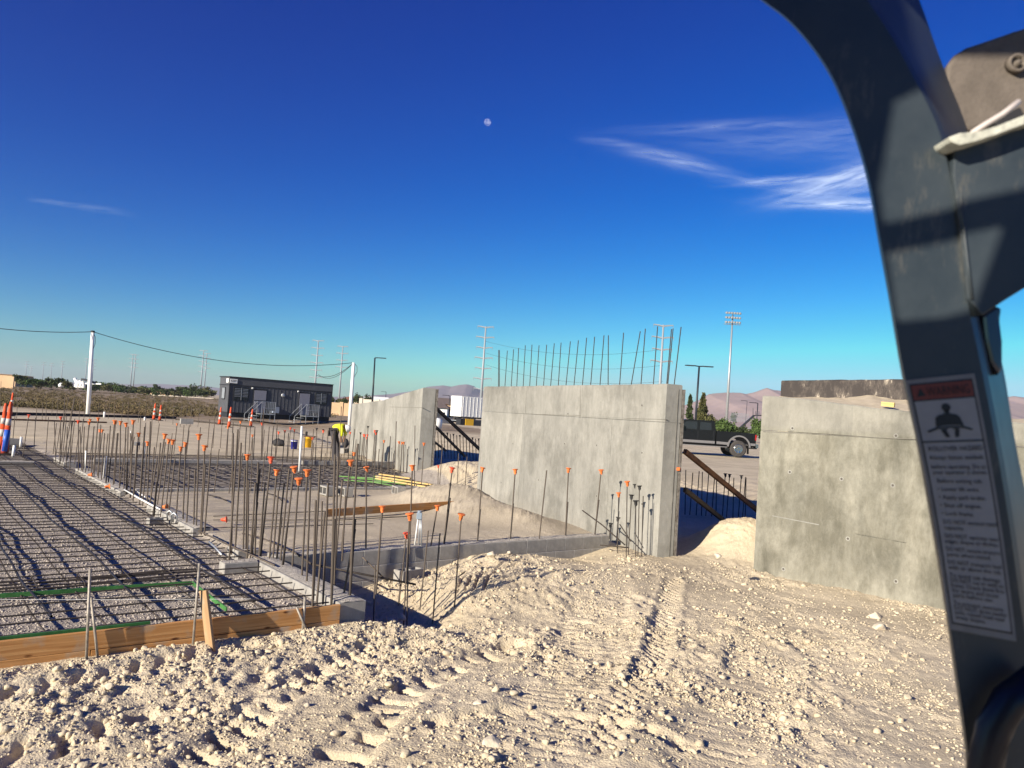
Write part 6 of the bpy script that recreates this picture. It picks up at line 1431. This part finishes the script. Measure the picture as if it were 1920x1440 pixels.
for l_, m_, r_ in zip(Lp, Mp, Rp):
    rows.append([A(l_[0] + 3, l_[1], YF + .05), A(l_[0], l_[1], YF + .012), A(l_[0] + 5, l_[1], YF), A(m_[0] - 5, m_[1], YF), A(m_[0] + 4, m_[1], YF + .006), A(r_[0], r_[1], YF + .075), A(r_[0] - 40, r_[1], YF + .10)])
mb = MB(); q = len(rows); nS = 7
for a in range(nS):
    b = (a + 1) % nS; k = len(mb.v)
    for row in rows: mb.v += [tuple(row[a]), tuple(row[b])]
    for i in range(q - 1): mb.f.append((k + 2 * i, k + 2 * i + 1, k + 2 * i + 3, k + 2 * i + 2))
mb.f.append(tuple(len(mb.v) - 0 - 1 for _ in range(0)) or (0, 1, 3, 2))
mb.f.pop()
mb.build('corner_post', CABM, cf, True, fix=False)
# gusset plate with a top flange, its specular highlight put into a pale colour
gp = [(1790, 262), (1850, 245), (1920, 222), (2010, 195), (2010, 505), (1960, 522), (1920, 541), (1880, 566), (1842, 592), (1816, 560), (1802, 440), (1788, 330)]
mb = MB(); mb.prism([A(x, y, YF - .004) for x, y in gp], (0, .012, 0)); mb.build('gusset_plate', CABM, cf, bevel=.0012)
FLG = mat('flange_highlight_paint', (.46, .47, .41), .5, var=.3, vscale=60, bump=.001, bscale=300)
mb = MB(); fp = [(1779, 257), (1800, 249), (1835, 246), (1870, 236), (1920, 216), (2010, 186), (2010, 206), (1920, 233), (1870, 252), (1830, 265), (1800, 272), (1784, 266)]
mb.prism([A(x, y, YF - .022) for x, y in fp], (0, .03, 0)); mb.build('highlight_flange', FLG, cf, bevel=.001)
mb = MB(); mb.tube([A(1797, 330, YF - .002), A(1806, 420, YF - .004), A(1815, 500, YF - .004), A(1822, 562, YF - .004)], .0016, 6); mb.build('weld_bead', CABM, cf, True)
# glossy grommet on the right side
mb = MB(); mb.prism([A(x, y, YF + .02) for x, y in ((1842, 590), (1868, 572), (1880, 578), (1876, 600), (1881, 640), (1881, 690), (1874, 705), (1858, 680), (1848, 640))], (0, .05, 0)); mb.build('side_gusset', mat('blue_black_gloss', (.03, .04, .07), .2, spec=.6, coat=.5), cf, bevel=.003)
# lamp housing behind
HS = mat('dusty_brown_plastic', (.135, .115, .098), .7, var=.18, vscale=40, bump=.0006, bscale=300)
hp = [(1772, 150), (1776, 122), (1788, 103), (1812, 88), (1900, 58), (2020, 20), (2020, 195), (1920, 222), (1850, 238), (1812, 246), (1800, 232), (1784, 190)]
lh = MB(); lh.prism([A(x, y, .72) for x, y in hp], (.02, .09, 0)); lhb = lh.build('mirror_housing', HS, cf, bevel=.004)
M_ = Matrix.Rotation(R(90), 3, 'X'); mb = MB(); mb.lathe([(.009, -.003), (.0085, .004), (.0062, .004), (.0060, .0), (.003, .0), (.0025, .005)], 16, A(1905, 120, .717), M_); mb.build('screw_boss', HS, lhb, True)
mb = MB(); mb.tube([A(1822, 250, .60), A(1850, 232, .60), A(1880, 214, .60), A(1911, 190, .60)], .0022, 6); mb.build('clip_wire', mat('clip_white', (.55, .50, .48), .4), cf, True)
mb = MB(); mb.box(A(1885, 225, .62), (.024, .01, .008), Matrix.Rotation(R(-30), 3, 'Y')); mb.build('clip_body', CAPK, cf, bevel=.001)
# grab hose at the bottom
mb = MB(); mb.tube([A(1842, 1600, .60), A(1842, 1500, .60), A(1848, 1430, .60), A(1862, 1368, .60), A(1892, 1315, .60), A(1945, 1275, .60)], .0125, 16); mb.build('grab_handle', mat('satin_black', (.008, .009, .018), .4, spec=.4), cf, True)
# decal
DQ = [(1699, 713), (1829, 700), (1908, 1203), (1783, 1180)]
def dq(u, v, off=.0):
    a = Vector(DQ[0]).lerp(Vector(DQ[1]), u); b = Vector(DQ[3]).lerp(Vector(DQ[2]), u); p = a.lerp(b, v); bend = math.sin(math.pi * v) * 6
    return A(p.x + bend * 1.0 - 2, p.y, YF - .0012 - off)
def dpanel(name, u0, v0, u1, v1, m, off, parent, nv=14):
    mb = MB(); k = 0
    for i in range(nv + 1):
        v = v0 + (v1 - v0) * i / nv; mb.v += [tuple(dq(u0, v, off)), tuple(dq(u1, v, off))]
    for i in range(nv): mb.f.append((2 * i, 2 * i + 1, 2 * i + 3, 2 * i + 2))
    return mb.build(name, m, parent, fix=False)
DW = mat('decal_white', (.27, .28, .29), .5, var=.06, vscale=60); DG = mat('decal_border_grey', (.20, .205, .21), .5, var=.1, vscale=60); DR = mat('decal_red', (.17, .045, .035), .5); DK = mat('decal_black', (.02, .02, .022), .4)
dc = dpanel('warning_decal', 0, 0, 1, 1, DG, 0, cf)
dpanel('decal_border', .045, .018, .955, .975, DK, .0003, dc); dpanel('decal_field', .065, .088, .935, .968, DW, .0005, dc); dpanel('decal_header', .065, .024, .935, .082, DR, .0005, dc)
dpanel('decal_rule', .065, .246, .935, .252, DK, .0008, dc, 2)
def dshape(name, pts, m=DK, off=.0009):                    # pts in (u, v)
    mb = MB(); mb.v = [tuple(dq(u, v, off)) for u, v in pts]; mb.f = [tuple(range(len(pts)))]; return mb.build(name, m, dc, fix=False)
cx = .50
dshape('figure_head', [(cx + .065 * math.cos(t), .118 + .015 * math.sin(t)) for t in [i * 6.283 / 16 for i in range(16)]])
dshape('figure_torso', [(cx - .03, .128), (cx + .03, .128), (cx + .04, .142), (cx + .13, .147), (cx + .17, .158), (cx + .21, .192), (cx + .12, .188), (cx, .186), (cx - .10, .188), (cx - .20, .193), (cx - .18, .156), (cx - .13, .147), (cx - .04, .142)])
dshape('figure_belt', [(cx - .34, .206), (cx - .20, .194), (cx, .190), (cx + .20, .193), (cx + .33, .204), (cx + .31, .210), (cx + .18, .200), (cx, .197), (cx - .18, .201), (cx - .32, .213)])
dshape('figure_leg', [(cx - .14, .203), (cx - .03, .200), (cx - .06, .206), (cx - .02, .232), (cx - .08, .234)]); dshape('figure_leg', [(cx + .03, .200), (cx + .13, .201), (cx + .11, .232), (cx + .05, .234), (cx + .07, .206)])
def dtext(s, u, v, hh, m=DK, wmax=None, off=.0010, name='decal_lettering'):
    me = text_mesh(s, 1.0, m, name, align='LEFT'); xs_ = [p.co.x for p in me.vertices]; W_ = max(xs_)
    # character height hh is in decal v units; width is scaled so that the print keeps its proportions
    su = hh * (486 / 131.0); 
    if wmax and W_ * su > wmax: su = wmax / W_
    for p in me.vertices: p.co = dq(u + p.co.x * su, v - p.co.y * hh, off)
    o = bpy.data.objects.new(name, me); COL.objects.link(o); o.parent = dc; o.matrix_parent_inverse = (parent_inv(dc)); return o
dtext('\u25B2WARNING' if False else 'WARNING', .27, .056, .052, DK, .62); dshape('alert_triangle', [(.12, .070), (.25, .068), (.185, .036)], DK)
TXT = [('ROLLOVER HAZARD', .10, .278), ('Always fasten seatbelt', .09, .312), ('before operating. Do as', .09, .348), ('your operator is shown.', .10, .370), ('Before exiting cab:', .14, .404), ('\u2022 Lower lift arms.', .12, .436), ('\u2022 Apply park brake.', .12, .468), ('\u2022 Shut off engine.', .12, .500), ('\u2022 Lock frame.', .12, .532),
       ('DO NOT exceed rated', .12, .566), ('capacity.', .12, .588), ('DO NOT operate near', .11, .622), ('edges, slopes or ditches.', .10, .643), ('DO NOT remove structure', .10, .674), ('parts when raised.', .10, .695), ('DO NOT transport load', .09, .726), ('with or above the cab.', .09, .747),
       ('To avoid cab damage', .09, .778), ('DO NOT cut or weld on', .09, .798), ('frame. Check these first', .09, .818), ('for worn and loose', .10, .838), ('parts before use.', .10, .857), ('To prevent overturn', .09, .888), ('DO NOT drive loader', .09, .907), ('with raised load near', .09, .926), ('steep slopes.', .09, .945)]
for s, u, v in TXT: dtext(s, u + .02, v, .024 if s[0] != 'R' else .026, DK, .80)

# added unseen panel behind the camera, two holes cut to the post's lit patches
YS = -0.07
def toside(px, py):
    p = A(px, py, YF); t = (YS - p.y) / S3.y; return p + S3 * t
SP = [toside(x, y) for x, y in [(1664, 184), (1718, 158), (1742, 172), (1690, 60), (1630, -140), (2300, -140), (2300, 290), (1920, 372), (1648, 432), (1636, 345)]]
SB = [toside(x, y) for x, y in [(1650, 468), (1905, 418), (1842, 588), (1780, 603), (1672, 612)]]
x0, x1 = -0.78, max(p.x for p in SP + SB) + .35
z0, z1 = min(p.z for p in SP + SB) - .85, max(p.z for p in SP + SB) + .3
cu = bpy.data.curves.new('side', 'CURVE'); cu.dimensions = '2D'; cu.fill_mode = 'BOTH'; cu.extrude = .006
def addpoly(pts):
    s = cu.splines.new('POLY'); s.points.add(len(pts) - 1); s.use_cyclic_u = True
    for q_, p in zip(s.points, pts): q_.co = (p[0], p[1], 0, 1)
addpoly([(x0, z0), (x1, z0), (x1, z1), (x0, z1)]); addpoly([(p.x, p.z) for p in SP]); addpoly([(p.x, p.z) for p in SB])
ob = bpy.data.objects.new('t', cu); COL.objects.link(ob); dg = bpy.context.evaluated_depsgraph_get(); me = bpy.data.meshes.new_from_object(ob.evaluated_get(dg)); bpy.data.objects.remove(ob)
me.transform(Matrix(((1, 0, 0, 0), (0, 0, -1, YS), (0, 1, 0, 0), (0, 0, 0, 1)))); me.name = 'light_mask_panel'; me.materials.clear(); me.materials.append(mat('light_mask_black', (.02, .02, .022), .8))
o = bpy.data.objects.new('light_mask_panel', me); COL.objects.link(o); o.parent = cf; o.matrix_parent_inverse = parent_inv(cf)

# ------------------------------------------------------------------ air
HAZE = True
if HAZE:
    mb = MB(); mb.box((0, 4400, 93), (19000, 8990, 194)); hz = mb.build('haze', None, None)
    hm_ = bpy.data.materials.new('thin_air'); hm_.use_nodes = True; n_, l_ = hm_.node_tree.nodes, hm_.node_tree.links; n_.clear(); out = n_.new('ShaderNodeOutputMaterial'); pv = n_.new('ShaderNodeVolumePrincipled')
    pv.inputs['Color'].default_value = (.80, .88, 1.0, 1); pv.inputs['Density'].default_value = 0.9e-4; pv.inputs['Anisotropy'].default_value = 0.2; l_.new(pv.outputs[0], out.inputs['Volume']); hz.data.materials.append(hm_); tag(hz, 'thin pale air over the whole site', 'haze', kind='stuff')
